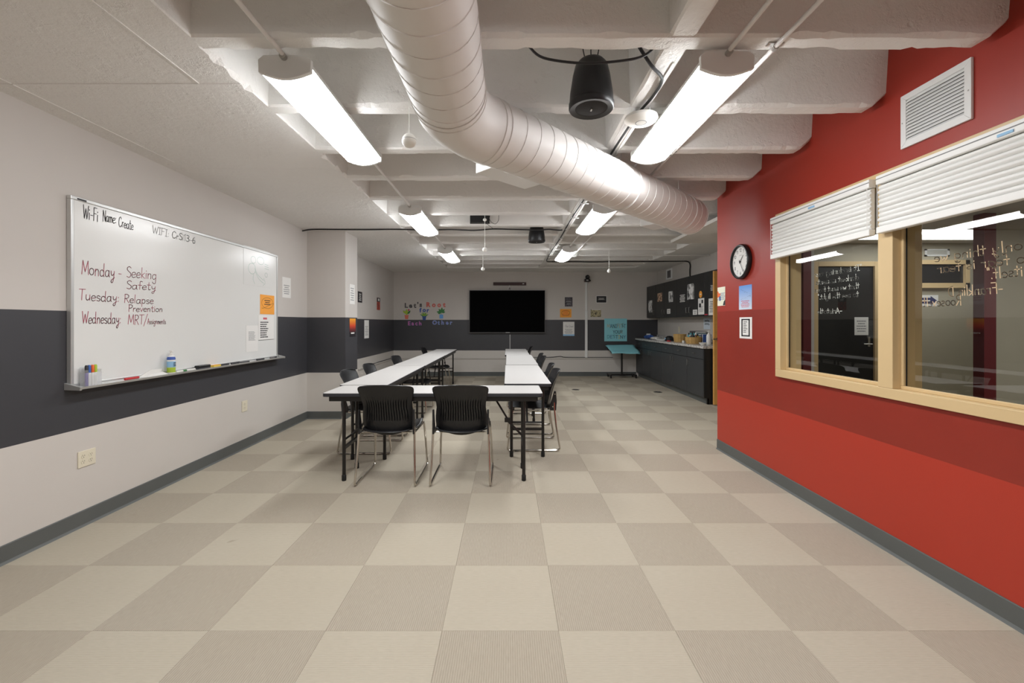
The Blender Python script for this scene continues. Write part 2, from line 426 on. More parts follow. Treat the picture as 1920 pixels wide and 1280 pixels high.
def strokes(mb, F, text, u0, u1, v, cap, wd, n=.0012, slant=.06, jit=.15, mirror=False, rise=0.0):
    "single-line pen writing between u0 and u1 on baseline v (width fitted)"
    tot = sum(GL[c][0] for c in text); sx = (u1-u0)/tot; sy = cap/10; x = 0; rnd = random.Random(text)
    for ch in text:
        gw, sts, sharp = GL[ch]; dy = rnd.uniform(-jit, jit)*2
        if ch != ' ':
            for st, sh in zip(sts, sharp):
                P = [Vector((a+x+(b*slant if True else 0), b+dy, 0)) for a, b in st]
                if not sh and len(P) > 2: P = catmull(P, 3)
                Q = []
                for q in P:
                    uu = q.x*sx; Q.append((u0+uu if not mirror else u1-uu, v+q.y*sy+rise*uu))
                for (a, b), (c, d) in zip(Q, Q[1:]):
                    L = math.hypot(c-a, d-b)
                    if L < 1e-6: continue
                    tx, ty = (c-a)/L*wd*.5, (d-b)/L*wd*.5
                    pts = [(a-tx+ty, b-ty-tx), (c+tx+ty, d+ty-tx), (c+tx-ty, d+ty+tx), (a-tx-ty, b-ty+tx)]
                    mb.add([F.p(p[0], p[1], n) for p in pts], [(0, 1, 2, 3)])
        x += gw
    return mb
def textlines(mb, F, u0, u1, v0, v1, rows, n=.0016, fill=.45, ragged=.35, center=False, seed=1):
    "printed copy too small to read: rows of word-length bars"
    r = random.Random(seed); h = (v1-v0)/rows
    for i in range(rows):
        v = v1-(i+.5)*h; L = (u1-u0)*(1-ragged*r.random()); s = u0+((u1-u0-L)/2 if center else 0); e = s+L
        while s < e-.002:
            wl = min(e-s, (u1-u0)*r.uniform(.10, .24)); a, b, t = s, s+wl*.86, h*fill/2
            mb.add([F.p(a, v-t, n), F.p(b, v-t, n), F.p(b, v+t, n), F.p(a, v+t, n)], [(0, 1, 2, 3)])
            s += wl
    return mb
def flat(F, u0, u1, v0, v1, n): return MB().add([F.p(u0, v0, n), F.p(u1, v0, n), F.p(u1, v1, n), F.p(u0, v1, n)], [(0, 1, 2, 3)])
def sheet(F, box, name, label, cat, m='paper', group=None, th=.0012, off=.0008):
    "a sheet of paper or card fixed on a surface: Empty + sheet mesh"
    u0, u1, v0, v1 = box
    t = thing(name, label, cat, F.p((u0+u1)/2, v0, 0), group=group)
    MB().fbox(F, u0, u1, v0, v1, off, off+th).build('sheet', m, t)
    return t
# ================================================================== THE SETTING
# ---- floor with carpet tiles
fl = struct('floor', (0, 0, 0))
MB().box((XA-.2, YF-.1, -.12), (8.1, YB+.2, -.004)).build('floor_slab', 'carpet_crosswise', fl)
TX, TY, T = -.282, 1.36, .5
tm = {}
def tile(x0, x1, y0, y1, dark):
    key = (round(x1-x0, 3), round(y1-y0, 3), dark)
    gp = .0003
    if key not in tm:
        hx, hy = (x1-x0)/2-gp, (y1-y0)/2-gp; c = .0007
        me = D.meshes.new('carpet_tile')
        me.from_pydata([(-hx,-hy,-.004),(hx,-hy,-.004),(hx,hy,-.004),(-hx,hy,-.004),(-hx,-hy,-c),(hx,-hy,-c),(hx,hy,-c),(-hx,hy,-c),(-hx+c,-hy+c,0),(hx-c,-hy+c,0),(hx-c,hy-c,0),(-hx+c,hy-c,0)], [],
            [(0,3,2,1),(0,1,5,4),(1,2,6,5),(2,3,7,6),(3,0,4,7),(4,5,9,8),(5,6,10,9),(6,7,11,10),(7,4,8,11),(8,9,10,11)])
        me.materials.append(M['carpet_lengthwise' if dark else 'carpet_crosswise']); tm[key] = me
    o = D.objects.new('carpet_tile', tm[key]); COL.objects.link(o); o.parent = fl
    o.location = ((x0+x1)/2, (y0+y1)/2, random.uniform(-.0004, .0003))
j = -1
while TY+j*T < YB:
    y0, y1 = TY+j*T, min(TY+(j+1)*T, YB)
    for i in range(-6, 9):
        x0, x1 = TX+i*T, TX+(i+1)*T
        lo = XL if y0 < 6.3 else XA
        hi = XR if y1 <= YRE+.05 else 3.24
        x0, x1 = max(x0, lo), min(x1, hi)
        if x1-x0 < .02: continue
        tile(x0, x1, y0, y1, (i+j) % 2 == 0)
    j += 1

# ---- walls
wl = struct('wall_left'); MB().box((XL-.15, YF, 0), (XL, 5.96, ZC+.05)).build('wall_face', 'wall_paint', wl)
col_ = struct('wall_column'); MB().box((XL-.15, 5.96, 0), (-2.23, 6.43, ZC+.05)).build('wall_face', 'wall_paint', col_, bevel=.004)
wa = struct('wall_alcove'); MB().box((XA-.15, 6.43, 0), (XA, YB, ZC+.05)).build('wall_face', 'wall_paint', wa)
wb = struct('wall_back'); MB().box((XA-.15, YB, 0), (XK+.15, YB+.15, ZC+.05)).build('wall_face', 'wall_paint', wb)
wk = struct('wall_kitchen'); MB().box((XK, 7.02, 0), (XK+.15, YB, ZC+.05)).build('wall_face', 'plain_wall', wk)
wf = struct('wall_front'); MB().box((XL-.15, YF-.15, 0), (XR+.13, YF, ZS)).build('wall_face', 'plain_wall', wf)
# red wall with its window opening
wr = struct('wall_right')
m = MB(); X2 = XR+.13; OY0, OY1, OZ0, OZ1 = 1.22, 3.50, .90, 2.18
m.box((XR, YF, 0), (X2, YRE, OZ0)); m.box((XR, YF, OZ1), (X2, YRE, ZS)); m.box((XR, YF, OZ0), (X2, OY0, OZ1)); m.box((XR, OY1, OZ0), (X2, YRE, OZ1))
m.build('wall_face', 'red_paint', wr)
MB().box((X2, YRE-.12, 0), (2.75, YRE, ZS)).box((2.66, YRE, 0), (2.75, 5.5, ZS)).box((2.75, 5.41, 0), (3.25, 5.5, ZS)).box((3.16, 5.5, 0), (3.25, YQ, ZS)).build('return_wall', 'plain_wall', wr)
# room behind the glass
wq = struct('wall_corridor')
MB().box((3.16, YQ, 0), (8.0, YQ+.12, ZS)).build('end_wall', 'back_room_paint', wq)
MB().box((8.0, YF, 0), (8.1, YQ+.12, ZS)).build('far_wall', 'back_room_paint', wq)
MB().box((X2, YF-.1, 0), (8.0, YF, ZS)).build('near_wall', 'back_room_paint', wq)
MB().box((X2, YF, 2.46), (8.0, YQ, 2.50)).build('corridor_ceiling', 'plain_wall', wq)
MB().fbox(FQ, 4.16, 4.27, 0, 2.459, 0, .10).build('maroon_pier', 'maroon_paint', wq)
MB().fbox(FQ, 4.27, 4.34, 0, 2.459, 0, .06).build('pale_pier', 'plain_wall', wq)
MB().box((4.94, 4.495, 0), (5.067, 4.605, 2.459)).build('maroon_pier', 'maroon_paint', wq, bevel=.004)
MB().box((5.067, 4.5, 0), (8.0, 4.6, 2.459)).build('partition', 'back_room_paint', wq)
MB().box((XK, 6.98, 0), (4.4, 7.0, ZC)).box((4.3, YQ+.12, 0), (4.4, 6.98, ZC)).build('nook_wall', 'plain_wall', wq)

# ---- baseboards: rubber cove base with a small toe
def base(name, F, u0, u1):
    o = struct(name, F.p((u0+u1)/2, 0, 0))
    prof = [(0, 0), (.016, 0), (.013, .004), (.007, .014), (.006, .10), (.004, .104), (0, .104)]
    P = [F.p(u0, z, n) for n, z in prof]
    MB().prism(P, F.U*(u1-u0)).build('cove_base', 'base_rubber', o)
base('baseboard_left', FL, YF, 5.96)
base('baseboard_column', Frame((0, 5.96, 0), (1, 0, 0), (0, -1, 0)), XL, -2.23)
base('baseboard_column_side', FCS, 5.96, 6.43)
base('baseboard_alcove', FA, 6.43, YB)
base('baseboard_back', FB, XA, 3.18)
base('baseboard_right', FR, -YRE, -YF)
base('baseboard_front', Frame((0, YF, 0), (-1, 0, 0), (0, 1, 0)), -XR, -XL)

# ---- ceiling: slab, flat soffits, pan joists and the long rib
ce = struct('ceiling', (0, 0, ZS))
MB().box((XA-.2, YF-.2, ZS), (8.1, YB+.2, ZS+.15)).build('slab', 'ceiling_concrete', ce)
rj = random.Random(3)
def chips(n, amp):
    "runs of broken arris along a concrete edge"
    out = []; a = 0
    while len(out) < n:
        on = rj.random() < .55; L = rj.randint(2, 9)
        for _ in range(L): out.append(rj.uniform(.25, 1)*amp if on else rj.uniform(0, .12)*amp)
    return out[:n]
def ragged(x_in, x_out, y0, y1, name):
    "flat soffit whose inner edge is a broken concrete arris"
    n = int((y1-y0)/.03); rows = []; chip = chips(n+1, .03)
    for i in range(n+1):
        y = y0+(y1-y0)*i/n; j1 = chip[i]
        s = 1 if x_in > x_out else -1
        rows.append([V(x_out, y, ZC), V(x_in-s*(.004+j1), y, ZC), V(x_in, y, ZC+.006+j1*.8), V(x_in+s*.02, y, ZS)])
    m = MB().grid(rows); return m.build(name, 'ceiling_concrete', ce)
ragged(-1.394, XA-.1, YF, YB, 'soffit'); ragged(2.91, XK+.6, YRE-.1, YB, 'soffit')
MB().box((2.915, YRE-.1, ZC+.001), (XK+.6, YRE-.04, ZS)).build('soffit_end', 'ceiling_concrete', ce)
for a_, b_ in (((-1.63, -1.0, ZC-.004), (-1.622, 2.28, ZC+.01)), ((-2.75, 2.284, ZC-.003), (-1.41, 2.291, ZC+.01)), ((-2.75, 3.53, ZC-.002), (-1.41, 3.537, ZC+.01)), ((-2.62, .4, ZC-.003), (-2.614, 3.4, ZC+.01))):
    MB().box(a_, b_).build('form_seam', 'ceiling_concrete', ce)
MB().box((-1.394, 10.05, ZC), (2.91, YB, ZS)).build('soffit', 'ceiling_concrete', ce)
JY = [2.011-.106+.6175*k for k in range(-8, 14)]
for y in JY:
    if y > 9.99: continue
    x0 = -1.40; x1 = XR if y < YRE-.1 else 2.93
    n = int((x1-x0)/.035); rows = []; ca, cb = chips(n+1, .014), chips(n+1, .020)
    for i in range(n+1):
        x = x0+(x1-x0)*i/n; a, b = ca[i], cb[i]
        lift = 0
        if x1 == XR and x > x1-.075: lift = (x-(x1-.075))*.9
        rows.append([V(x, y-.022, ZS), V(x, y, ZC+.010+a+lift), V(x, y+.010+a, ZC+lift), V(x, y+.096-b, ZC+lift), V(x, y+.106, ZC+.010+b+lift), V(x, y+.128, ZS)])
    MB().grid(rows).build('joist', 'ceiling_concrete', ce)
rows = []
for i in range(160):
    y = YF+(10.05-YF)*i/159; a = rj.uniform(0, .008)*(rj.random() < .5)
    rows.append([V(.695, y, ZS), V(.712, y, ZC+.012), V(.722+a, y, ZC+.004), V(.822-a, y, ZC+.004), V(.832, y, ZC+.012), V(.850, y, ZS)])
MB().grid(rows).build('long_rib', 'ceiling_concrete', ce)

# ---- window in the red wall (frame, mullion, two panes, writing on the panes)
wn = struct('window_1', (XR, (OY0+OY1)/2, OZ0))
E = .02                                             # casing stands proud of the wall
MY0, MY1 = 2.457, 2.555
def wb_(name, a, b): return MB().box(a, b).build(name, 'tan_frame', wn, bevel=.003)
wb_('frame_head', (XR-E, OY0-.05, 2.145), (X2+E, OY1+.035, 2.20)); wb_('frame_sill', (XR-E, OY0-.05, .885), (X2+E, OY1+.035, .945))
wb_('frame_jamb', (XR-E, OY1-.03, .945), (X2+E, OY1+.035, 2.145)); wb_('frame_jamb', (XR-E, OY0-.05, .945), (X2+E, OY0+.03, 2.145))
wb_('mullion', (XR-E, MY0, .945), (X2+E, MY1, 2.145))
panes = []
for a, b in ((MY1, OY1-.03), (OY0+.03, MY0)):
    for z0, z1 in ((.945, .965), (2.125, 2.145)): wb_('glazing_stop', (2.225, a, z0), (2.24, b, z1))
    for y0, y1 in ((a, a+.018), (b-.018, b)): wb_('glazing_stop', (2.225, y0, .965), (2.24, y1, 2.125))
    MB().box((2.2405, b-.022, .965), (2.2445, b-.017, 2.125)).build('gasket', 'black_matte', wn); MB().box((2.2405, a+.017, .965), (2.2445, a+.022, 2.125)).build('gasket', 'black_matte', wn)
    g_ = MB().add([(2.245, a+.018, .965), (2.245, b-.018, .965), (2.245, b-.018, 2.125), (2.245, a+.018, 2.125)], [(0, 1, 2, 3)]).build('glass_pane', 'window_glass', wn)
    panes.append(g_)
def glass_line(pane, text, xr, xl, py, cap, m, wd):
    ur, ul = dpt(FG, xr, py)[0], dpt(FG, xl, py)[0]; v = dpt(FG, xl, py)[1]
    strokes(MB(), FG, text, ul, ur, v, cap, wd, n=-.0016, mirror=True).build('handwriting', m, pane)
for t_, xr, xl, py in (('"It is during our', 1616, 1527, 519), ('darkest moments', 1610, 1529, 534), ('that we must focus', 1611, 1527, 548.5), ('to see the light."', 1610, 1533, 561.5), ('-Aristotle', 1579, 1532, 588)):
    glass_line(panes[0], t_, xr, xl, py, .038, 'ink_white', .0040)
def glass_line2(text, d0, d1, v, cap=.050): strokes(MB(), FG, text, -d1, -d0, v, cap, .004, n=-.0016, mirror=True).build('handwriting', 'ink_peach', panes[1])
glass_line2('"The only thing we', 1.74, 2.285, 1.640); glass_line2('have to fear is fear', 1.70, 2.268, 1.580); glass_line2('itself."', 1.890, 2.035, 1.525)
glass_line2('-Franklin D', 1.965, 2.213, 1.455); glass_line2('Roosevelt', 2.146, 2.347, 1.408)

# ---- doors
dr = struct('door_1', (4.8, YQ, 0))                 # dark door seen through the glass
for a, b, c, d in ((4.335, 4.40, 0, 2.19), (5.20, 5.30, 0, 2.19), (4.40, 5.20, 2.12, 2.19)): MB().fbox(FQ, a, b, c, d, 0, .06).build('door_frame', 'tan_frame', dr, bevel=.004)
lf = MB().fbox(FQ, 4.40, 5.20, 0, 2.12, .005, .03).build('door_leaf', 'black_plastic', dr)
MB().fbox(FQ, 5.12, 5.15, .98, 1.12, .03, .04).cyl(FQ.p(5.135, 1.02, .03), FQ.p(5.135, 1.02, .09), .01).cyl(FQ.p(5.14, 1.02, .085), FQ.p(5.02, 1.02, .085), .01).build('door_handle', 'brushed', lf)
dw = struct('door_2', (3.8, 6.96, 0))               # wooden leaf standing open beside the cabinets
lf = MB().box((3.297, 6.93, .01), (4.20, 6.97, 2.15)).build('door_leaf', 'wood_door', dw, bevel=.002)
MB().cyl((3.36, 6.93, 1.06), (3.36, 6.87, 1.06), .012).cyl((3.37, 6.875, 1.06), (3.265, 6.875, 1.06), .011).cyl((3.36, 6.931, 1.06), (3.36, 6.922, 1.06), .03, 16).build('door_handle', 'chrome', lf, smooth=True)
wi = struct('window_2', FQ.p(6.15, 1.9, 0))         # small framed window beyond the corridor
u0, u1, v0, v1 = rect(FQ, 1700, 488, 1812, 540)
MB().fbox(FQ, u0, u1, v0, v0+.07, 0, .05).fbox(FQ, u0, u1, v1-.06, v1, 0, .05).fbox(FQ, u0, u0+.06, v0, v1, 0, .05).fbox(FQ, u1-.06, u1, v0, v1, 0, .05).build('window_frame', 'tan_frame', wi)
MB().fbox(FQ, u0+.06, u1-.06, v0+.07, v1-.06, .002, .012).build('dark_pane', 'black_plastic', wi)
# ================================================================== LIGHTS (the lamps the room has, plus one added behind the glass)
def lamp(x, y, label, z=0.0, L=1.13):
    t = thing('pendant_light', label, 'light', (x, y+L/2, 2.45+z), group='linear ceiling lights')
    W = .118; h0, h1 = .03, .105
    def sec(n, a, b):                               # lens section: shallow arc
        return [(-W+2*W*i/n, h0-.03*math.sin(PI*i/n)) for i in range(n+1)]
    arc = sec(10, 0, 0); arc = [(-W, h0+.022)]+arc+[(W, h0+.022)]       # the acrylic wraps a little up both sides
    y0, y1 = -L/2, L/2
    m = MB().grid([[V(p[0], yy, p[1]) for p in arc] for yy in (y0+.02, y1-.02)]); m.build('lens', 'lamp_lens', t, local=True, smooth=True)
    hs = [(-W-.002, h0+.020), (-W+.012, h1-.02), (-W+.03, h1), (W-.03, h1), (W-.012, h1-.02), (W+.002, h0+.020)]
    MB().grid([[V(p[0], yy, p[1]) for p in hs] for yy in (y0+.02, y1-.02)]).build('housing', 'white_metal', t, local=True, solid=.002)
    cap = [(p[0]*1.03, p[1]-.003) for p in arc]+[(W+.005, h1-.02), (W-.02, h1+.001), (-W+.02, h1+.001), (-W-.005, h1-.02)]
    for yy, d in ((y0, .022), (y1-.022, .022)): MB().prism([(a, yy, b) for a, b in cap], (0, d, 0)).build('end_cap', 'white_metal', t, local=True, bevel=.003)
    for ya, yb in ((y0-.001, y0-.022), (y1+.001, y1+.022)): MB().cyl((0, ya, .092), (0, yb, .092), .015).build('conduit_connector', 'brushed', t, local=True, smooth=True)
    return t
for x, ys, side in ((-1.03, (-.55, 2.0, 4.55, 7.1), 'left'), (1.0, (-.55, 1.97, 4.47, 6.95), 'right')):
    for y, nm in zip(ys, ('behind the viewer', 'nearest in view', 'second in view', 'third and farthest')):
        lamp(x, y, 'white linear lamp with glowing curved lens, %s row, %s' % (side, nm))
    # conduit between the lamps of a row
    segs = [(YF+.1, ys[0]-.02)]+[(a+1.15, b-.02) for a, b in zip(ys, ys[1:])]
    for (a, b), nm in zip(segs, ('behind the viewer', 'above the viewer before the nearest lamp', 'between first and second lamps', 'between second and third lamps')):
        t = MB().cyl((x, a, 2.549), (x, b, 2.549), .0105, 10).build('conduit', 'duct_paint', smooth=True)
        tag(t, 'white painted conduit in %s lamp row, %s' % (side, nm), 'conduit', 'lamp row conduits')
lamp(5.2, 2.2, 'added white linear lamp, out of view, lighting the room behind the glass', -.105)  # added lamp, hidden from the camera, to brighten the corridor
t = thing('panel_light', 'glowing ceiling panel light seen through the right pane', 'light', (5.6, 5.56, 2.435))
MB().box((4.7, 5.25, 2.447), (6.5, 5.87, 2.4515)).build('diffuser', 'panel_lens', t)
for a, b in (((4.67, 5.22, 2.445), (6.53, 5.25, 2.459)), ((4.67, 5.87, 2.445), (6.53, 5.90, 2.459)), ((4.67, 5.25, 2.445), (4.70, 5.87, 2.459)), ((6.50, 5.25, 2.445), (6.53, 5.87, 2.459))): MB().box(a, b).build('trim_rail', 'white_metal', t)

# second straight conduit right of the right-hand lamps, with clips
t = thing('conduit', 'long white conduit running outside the right lamp row', 'conduit', (1.205, 3.5, 2.555))
MB().cyl((1.205, YF+.1, 2.562), (1.205, 7.9, 2.562), .011, 10).build('pipe', 'duct_paint', t, smooth=True)
for k in range(4): y = JY[8]+.05+k*1.235; MB().box((1.17, y-.012, 2.572), (1.24, y+.012, 2.579)).cyl((1.205, y-.010, 2.562), (1.205, y+.010, 2.562), .0145, 10).build('clip', 'brushed', t)
MB().box((1.16, 7.9, 2.53), (1.26, 7.98, 2.59)).build('junction_box', 'white_metal', t, bevel=.003)
# cross conduit over the kitchen side
t = MB().cyl((1.26, 7.94, 2.555), (3.70, 7.94, 2.555), .010, 8).build('conduit', 'duct_paint', smooth=True)
tag(t, 'thin white conduit crossing the ceiling toward the wall cabinets', 'conduit')

# ================================================================== DUCT
DR, DZ = .17, 2.362
P0, PJ = V(-.27, YF+.05, DZ), V(-.27, 2.2, DZ)
dirn = V(math.sqrt(.5), math.sqrt(.5), 0); SE = 2.93
PE = PJ+dirn*SE
dt = thing('air_duct', 'big white spiral duct with elbow hanging under the joists', 'duct', (-.27, 2.2, DZ-DR))
def ring(c, d, r, n=40):
    d = d.normalized(); side = d.cross(V(0, 0, 1)).normalized(); up = side.cross(d)
    return [c+(side*math.cos(2*PI*k/n)+up*math.sin(2*PI*k/n))*r for k in range(n)]
def ductmesh(stations, r):
    n = 40; m = MB(); vs = []
    for c, d in stations: vs += ring(c, d, r, n)
    fs = [(i*n+k, i*n+(k+1) % n, (i+1)*n+(k+1) % n, (i+1)*n+k) for i in range(len(stations)-1) for k in range(n)]
    return m.add(vs, fs)
Y_ = V(0, 1, 0); b0, b1 = PJ-Y_*.19, PJ+dirn*.19
mid = (b0+b1)/2+((PJ-(b0+b1)/2)*.45)
dm = (Y_+dirn).normalized()
ductmesh([(P0, Y_), (b0-Y_*.06, Y_)], DR).build('straight_run', 'duct_paint', dt, smooth=True)
e0, e1 = (Y_*3+dm).normalized(), (dirn*3+dm).normalized()
ductmesh([(b0-Y_*.06, Y_), (b0, Y_), ((b0*2+PJ)/3, (Y_*2+dm).normalized()), ((b0+b1+PJ*2)/4, dm), ((b1*2+PJ)/3, (dirn*2+dm).normalized()), (b1, dirn), (b1+dirn*.06, dirn)], DR+.0015).build('elbow', 'duct_paint', dt, smooth=True)
o = ductmesh([(b1+dirn*.06, dirn), (PE, dirn)], DR)
k = len(o.v); o.f.append([k-40+i for i in range(40)]); o.build('diagonal_run', 'duct_paint', dt, smooth=True)
def seam(a, d, length, pitch, name):
    side = d.cross(V(0, 0, 1)).normalized(); up = side.cross(d); pts = []; n = int(length/pitch*28)
    for i in range(n+1):
        s = length*i/n; th = 2*PI*s/pitch
        pts.append(a+d*s+(side*math.cos(th)+up*math.sin(th))*(DR+.0005))
    MB().tube(pts, .0028, 4).build(name, 'duct_paint', dt, smooth=True)
seam(V(-.27, .2, DZ), Y_, 2.2-.19-.06-.2, .115, 'spiral_seam'); seam(b1+dirn*.06, dirn, SE-.25, .115, 'spiral_seam')
for c, d in ((b0-Y_*.06, Y_), (b0-Y_*.02, Y_), (b1+dirn*.02, dirn), (b1+dirn*.06, dirn), (PE-dirn*.01, dirn)):
    R = ring(c, d, DR+.002, 40); MB().tube(R+[R[0]], .0035, 5, False).build('joint_band', 'duct_paint', dt, smooth=True)
nrm = V(-math.sqrt(.5), math.sqrt(.5), 0)
for s, L in ((.448, .46), (2.587, .26)):
    a = PJ+dirn*s; q = []
    for ds, dn in ((0, .02), (L, .02), (L, .355), (0, .355)): q.append(a+dirn*ds+nrm*dn+V(0, 0, 2.272-DZ))
    rg = MB().prism(q, (0, 0, .205)).build('side_register', 'white_metal', dt, bevel=.003)
    m = MB()
    for kk in range(7):
        z = 2.272+.02+kk*.024; c = a+dirn*.02+nrm*.357; c.z = z
        e = dirn*(L-.04); m.prism([c, c+e, c+e+V(0, 0, .014)-nrm*.006, c+V(0, 0, .014)-nrm*.006], nrm*.006)
    m.build('register_blades', 'white_metal', rg)
for s in (1.62, 2.66):
    c = PJ+dirn*s; R = ring(c, dirn, DR+.003, 32)
    MB().tube(R+[R[0]], .003, 4, False).cyl(c+V(0, 0, DR), V(c.x, c.y, ZS-.01), .006, 6).build('hanger_strap', 'white_metal', dt)
for y in (.6,):
    R = ring(V(-.27, y, DZ), Y_, DR+.003, 32); MB().tube(R+[R[0]], .003, 4, False).cyl((-.27, y, DZ+DR), (-.27, y, ZS-.01), .006, 6).build('hanger_strap', 'white_metal', dt)

# ================================================================== CEILING GEAR
def speaker(x, y, label, zb, wires):
    t = thing('pendant_speaker', label, 'speaker', (x, y, zb), group='pendant speakers')
    MB().lathe([(.112, .012), (.116, .03), (.112, .09), (.098, .18), (.085, .235), (.066, .258), (.02, .262)], n=32).build('cabinet', 'black_plastic', t, local=True, smooth=True)
    MB().lathe([(.085, .010), (.113, .004), (.1185, .012), (.1185, .036), (.112, .042)], n=32, capb=False, capt=False).build('rim', 'black_plastic', t, local=True, smooth=True)
    gr = MB().lathe([(.01, .004), (.06, .006), (.10, .014)], n=32).build('grille', 'grille_black', t, local=True, smooth=True)
    MB().box((-.004, -.012, .0012), (.004, .012, .0045)).build('badge', 'alu', gr, local=True)
    if wires:
        for dx in (-.04, .0, .04): MB().tube(catmull([V(dx*.6, 0, .255), V(dx, .01, .32), V(dx*1.3, 0, .42), V(dx*.7, 0, ZS-zb-.002)]), .003, 5).build('hanging_cable', 'cable_black', t, local=True)
    else:
        MB().cyl((0, 0, .25), (0, 0, ZS-zb-.002), .004, 6).build('hanging_cable', 'cable_black', t, local=True)
        MB().lathe([(.088, .225), (.088, .262), (.02, .264)], n=24, capb=False).build('top_cap', 'black_matte', t, local=True, smooth=True)
speaker(.443, 2.30, 'large black bullet-shaped speaker hanging near the duct elbow', 2.445, True)
speaker(.40, 6.0, 'small-looking black speaker hanging mid-room before the television', 2.43, False)
def ballmic(x, y, zb, top, label, r=.033, disc=True, mid=None):
    t = thing('hanging_ball_sensor', label, 'sensor', (x, y, zb-r), group='hanging ball sensors')
    MB().ball((0, 0, r), r, 36).build('ball', 'bottle_white', t, local=True, smooth=True)
    MB().lathe([(r*1.001, r+.0035), (r*1.006, r+.0045), (r*.998, r+.0055)], n=36, capb=False, capt=False).build('seam_ring', 'ink_gray', t, local=True)
    MB().cyl((0, 0, 2*r-.002), (0, 0, 2*r+.02), .007, 8, .003).cyl((0, 0, 2*r+.015), (0, 0, top-zb+r), .0028, 6).build('cord', 'bottle_white', t, local=True)
    if mid: MB().ball((0, 0, mid-zb+r), .024, 14, .8).build('cord_hub', 'bottle_white', t, local=True, smooth=True)
    if disc: MB().lathe([(.03, top-zb+r-.012), (.034, top-zb+r-.002), (.02, top-zb+r)], n=16).build('ceiling_cup', 'bottle_white', t, local=True, smooth=True)
ballmic(-.50, 2.20, 2.243, ZS-.002, 'white ball sensor hanging left of the duct elbow', .036)
ballmic(-.283, 5.35, 2.222, ZS-.002, 'white ball sensor hanging below the black amplifier box', .031, mid=2.59)
ballmic(-.44, 7.68, 2.272, ZS-.002, 'white ball sensor hanging lowest above the television', .033, False)
ballmic(1.757, 7.52, 2.217, ZC-.001, 'white ball sensor hanging between right lamps and wall cabinets', .033, False)
t = thing('access_point', 'white round wireless access point under the long ceiling rib', 'access point', (.787, 2.56, 2.50))
MB().lathe([(.03, 0), (.08, .004), (.098, .018), (.094, .034), (.06, .04)], n=32).build('shell', 'bottle_white', t, local=True, smooth=True)
MB().lathe([(.029, -.0008), (.033, -.0008), (.033, .002), (.029, .002)], n=28, capb=False, capt=False).build('emblem_ring', 'ink_gray', t, local=True)
MB().box((-.05, -.02, .038), (-.04, .02, .084)).box((.04, -.02, .038), (.05, .02, .084)).box((-.05, -.02, .038), (.05, .02, .044)).build('bracket', 'white_metal', t, local=True)
t = thing('amplifier_box', 'black amplifier box mounted on a joist face with looping wires', 'amplifier', (-.36, 5.57, 2.595))
MB().box((-.475, 5.52, 2.60), (-.245, 5.585, 2.712)).build('case', 'black_plastic', t, bevel=.003)
MB().box((-.485, 5.575, 2.598), (-.235, 5.602, 2.704)).build('mounting_flange', 'black_matte', t)
MB().tube(catmull([V(-.24, 5.54, 2.66), V(-.215, 5.53, 2.61), V(-.16, 5.55, 2.585), V(-.12, 5.56, 2.63), V(-.115, 5.57, 2.70)]), .003, 5).tube(catmull([V(-.24, 5.54, 2.65), V(-.225, 5.56, 2.70), V(-.215, 5.57, 2.73)]), .003, 5).build('loop_wire', 'cable_black', t)
MB().tube(catmull([V(-.28, 5.54, 2.60), V(-.25, 5.56, 2.575), V(-.2, 5.7, 2.565)]), .003, 5).build('lead', 'cable_black', t)

def cable(name, label, pts, r=.008, m='cable_black', k=6, parent=None):
    o = MB().tube(catmull([V(*p) for p in pts], k), r, 6).build(name, m, parent, smooth=True)
    if label: tag(o, label, 'cable')
    return o
cable('ceiling_cable', 'black cable running from left wall corner across to the far speaker', [(XL+.02, 5.78, 2.545), (-2.60, 5.8, 2.568), (-2.2, 5.82, 2.571), (-1.85, 5.80, 2.566), (-1.5, 5.81, 2.572), (-1.1, 5.80, 2.562), (-.75, 5.82, 2.571), (-.45, 5.80, 2.557), (-.2, 5.78, 2.570), (.05, 5.80, 2.570), (.4, 5.80, 2.562), (.55, 5.8, 2.57), (.68, 5.8, 2.558), (.73, 5.83, 2.568)], .009)
cable('ceiling_cable', 'black cable bundle tied along the underside of the long rib', [(.62, 2.08, 2.66), (.70, 2.12, 2.58), (.79, 2.22, 2.565), (.80, 2.40, 2.568), (.775, 2.62, 2.565), (.765, 3.3, 2.570), (.775, 4.2, 2.568), (.765, 5.2, 2.570), (.775, 6.4, 2.568), (.765, 7.6, 2.570), (.775, 8.6, 2.569), (.80, 8.80, 2.566), (.90, 8.83, 2.565)], .008)
cable('ceiling_cable', 'black cable drooping under the near joist above the big speaker', [(.10, 2.04, 2.62), (.17, 2.05, 2.572), (.35, 2.06, 2.553), (.52, 2.06, 2.562), (.64, 2.06, 2.585), (.70, 2.05, 2.63)], .006)
cable('ceiling_cable', 'black cable crossing to the kitchen wall and dropping behind cabinets', [(.90, 8.83, 2.565), (1.3, 8.84, 2.568), (1.75, 8.83, 2.560), (2.3, 8.84, 2.569), (2.9, 8.83, 2.568), (3.4, 8.82, 2.572), (3.64, 8.80, 2.565), (3.70, 8.80, 2.50), (3.695, 8.80, 2.38), (3.70, 8.80, 2.215)], .012)
t = thing('cable_strut', 'white strut channel fixed under the long rib carrying cables', 'strut', (.80, 5.4, 2.56))
MB().box((.735, 2.7, 2.5765), (.75, 9.0, 2.5795)).build('channel', 'duct_paint', t); MB().box((.800, 2.1, 2.5765), (.812, 9.0, 2.5795)).build('channel', 'duct_paint', t)
for k in range(10): y = 2.62+k*.62; MB().box((.75, y, 2.553), (.84, y+.02, 2.559)).build('clamp', 'brushed', t)
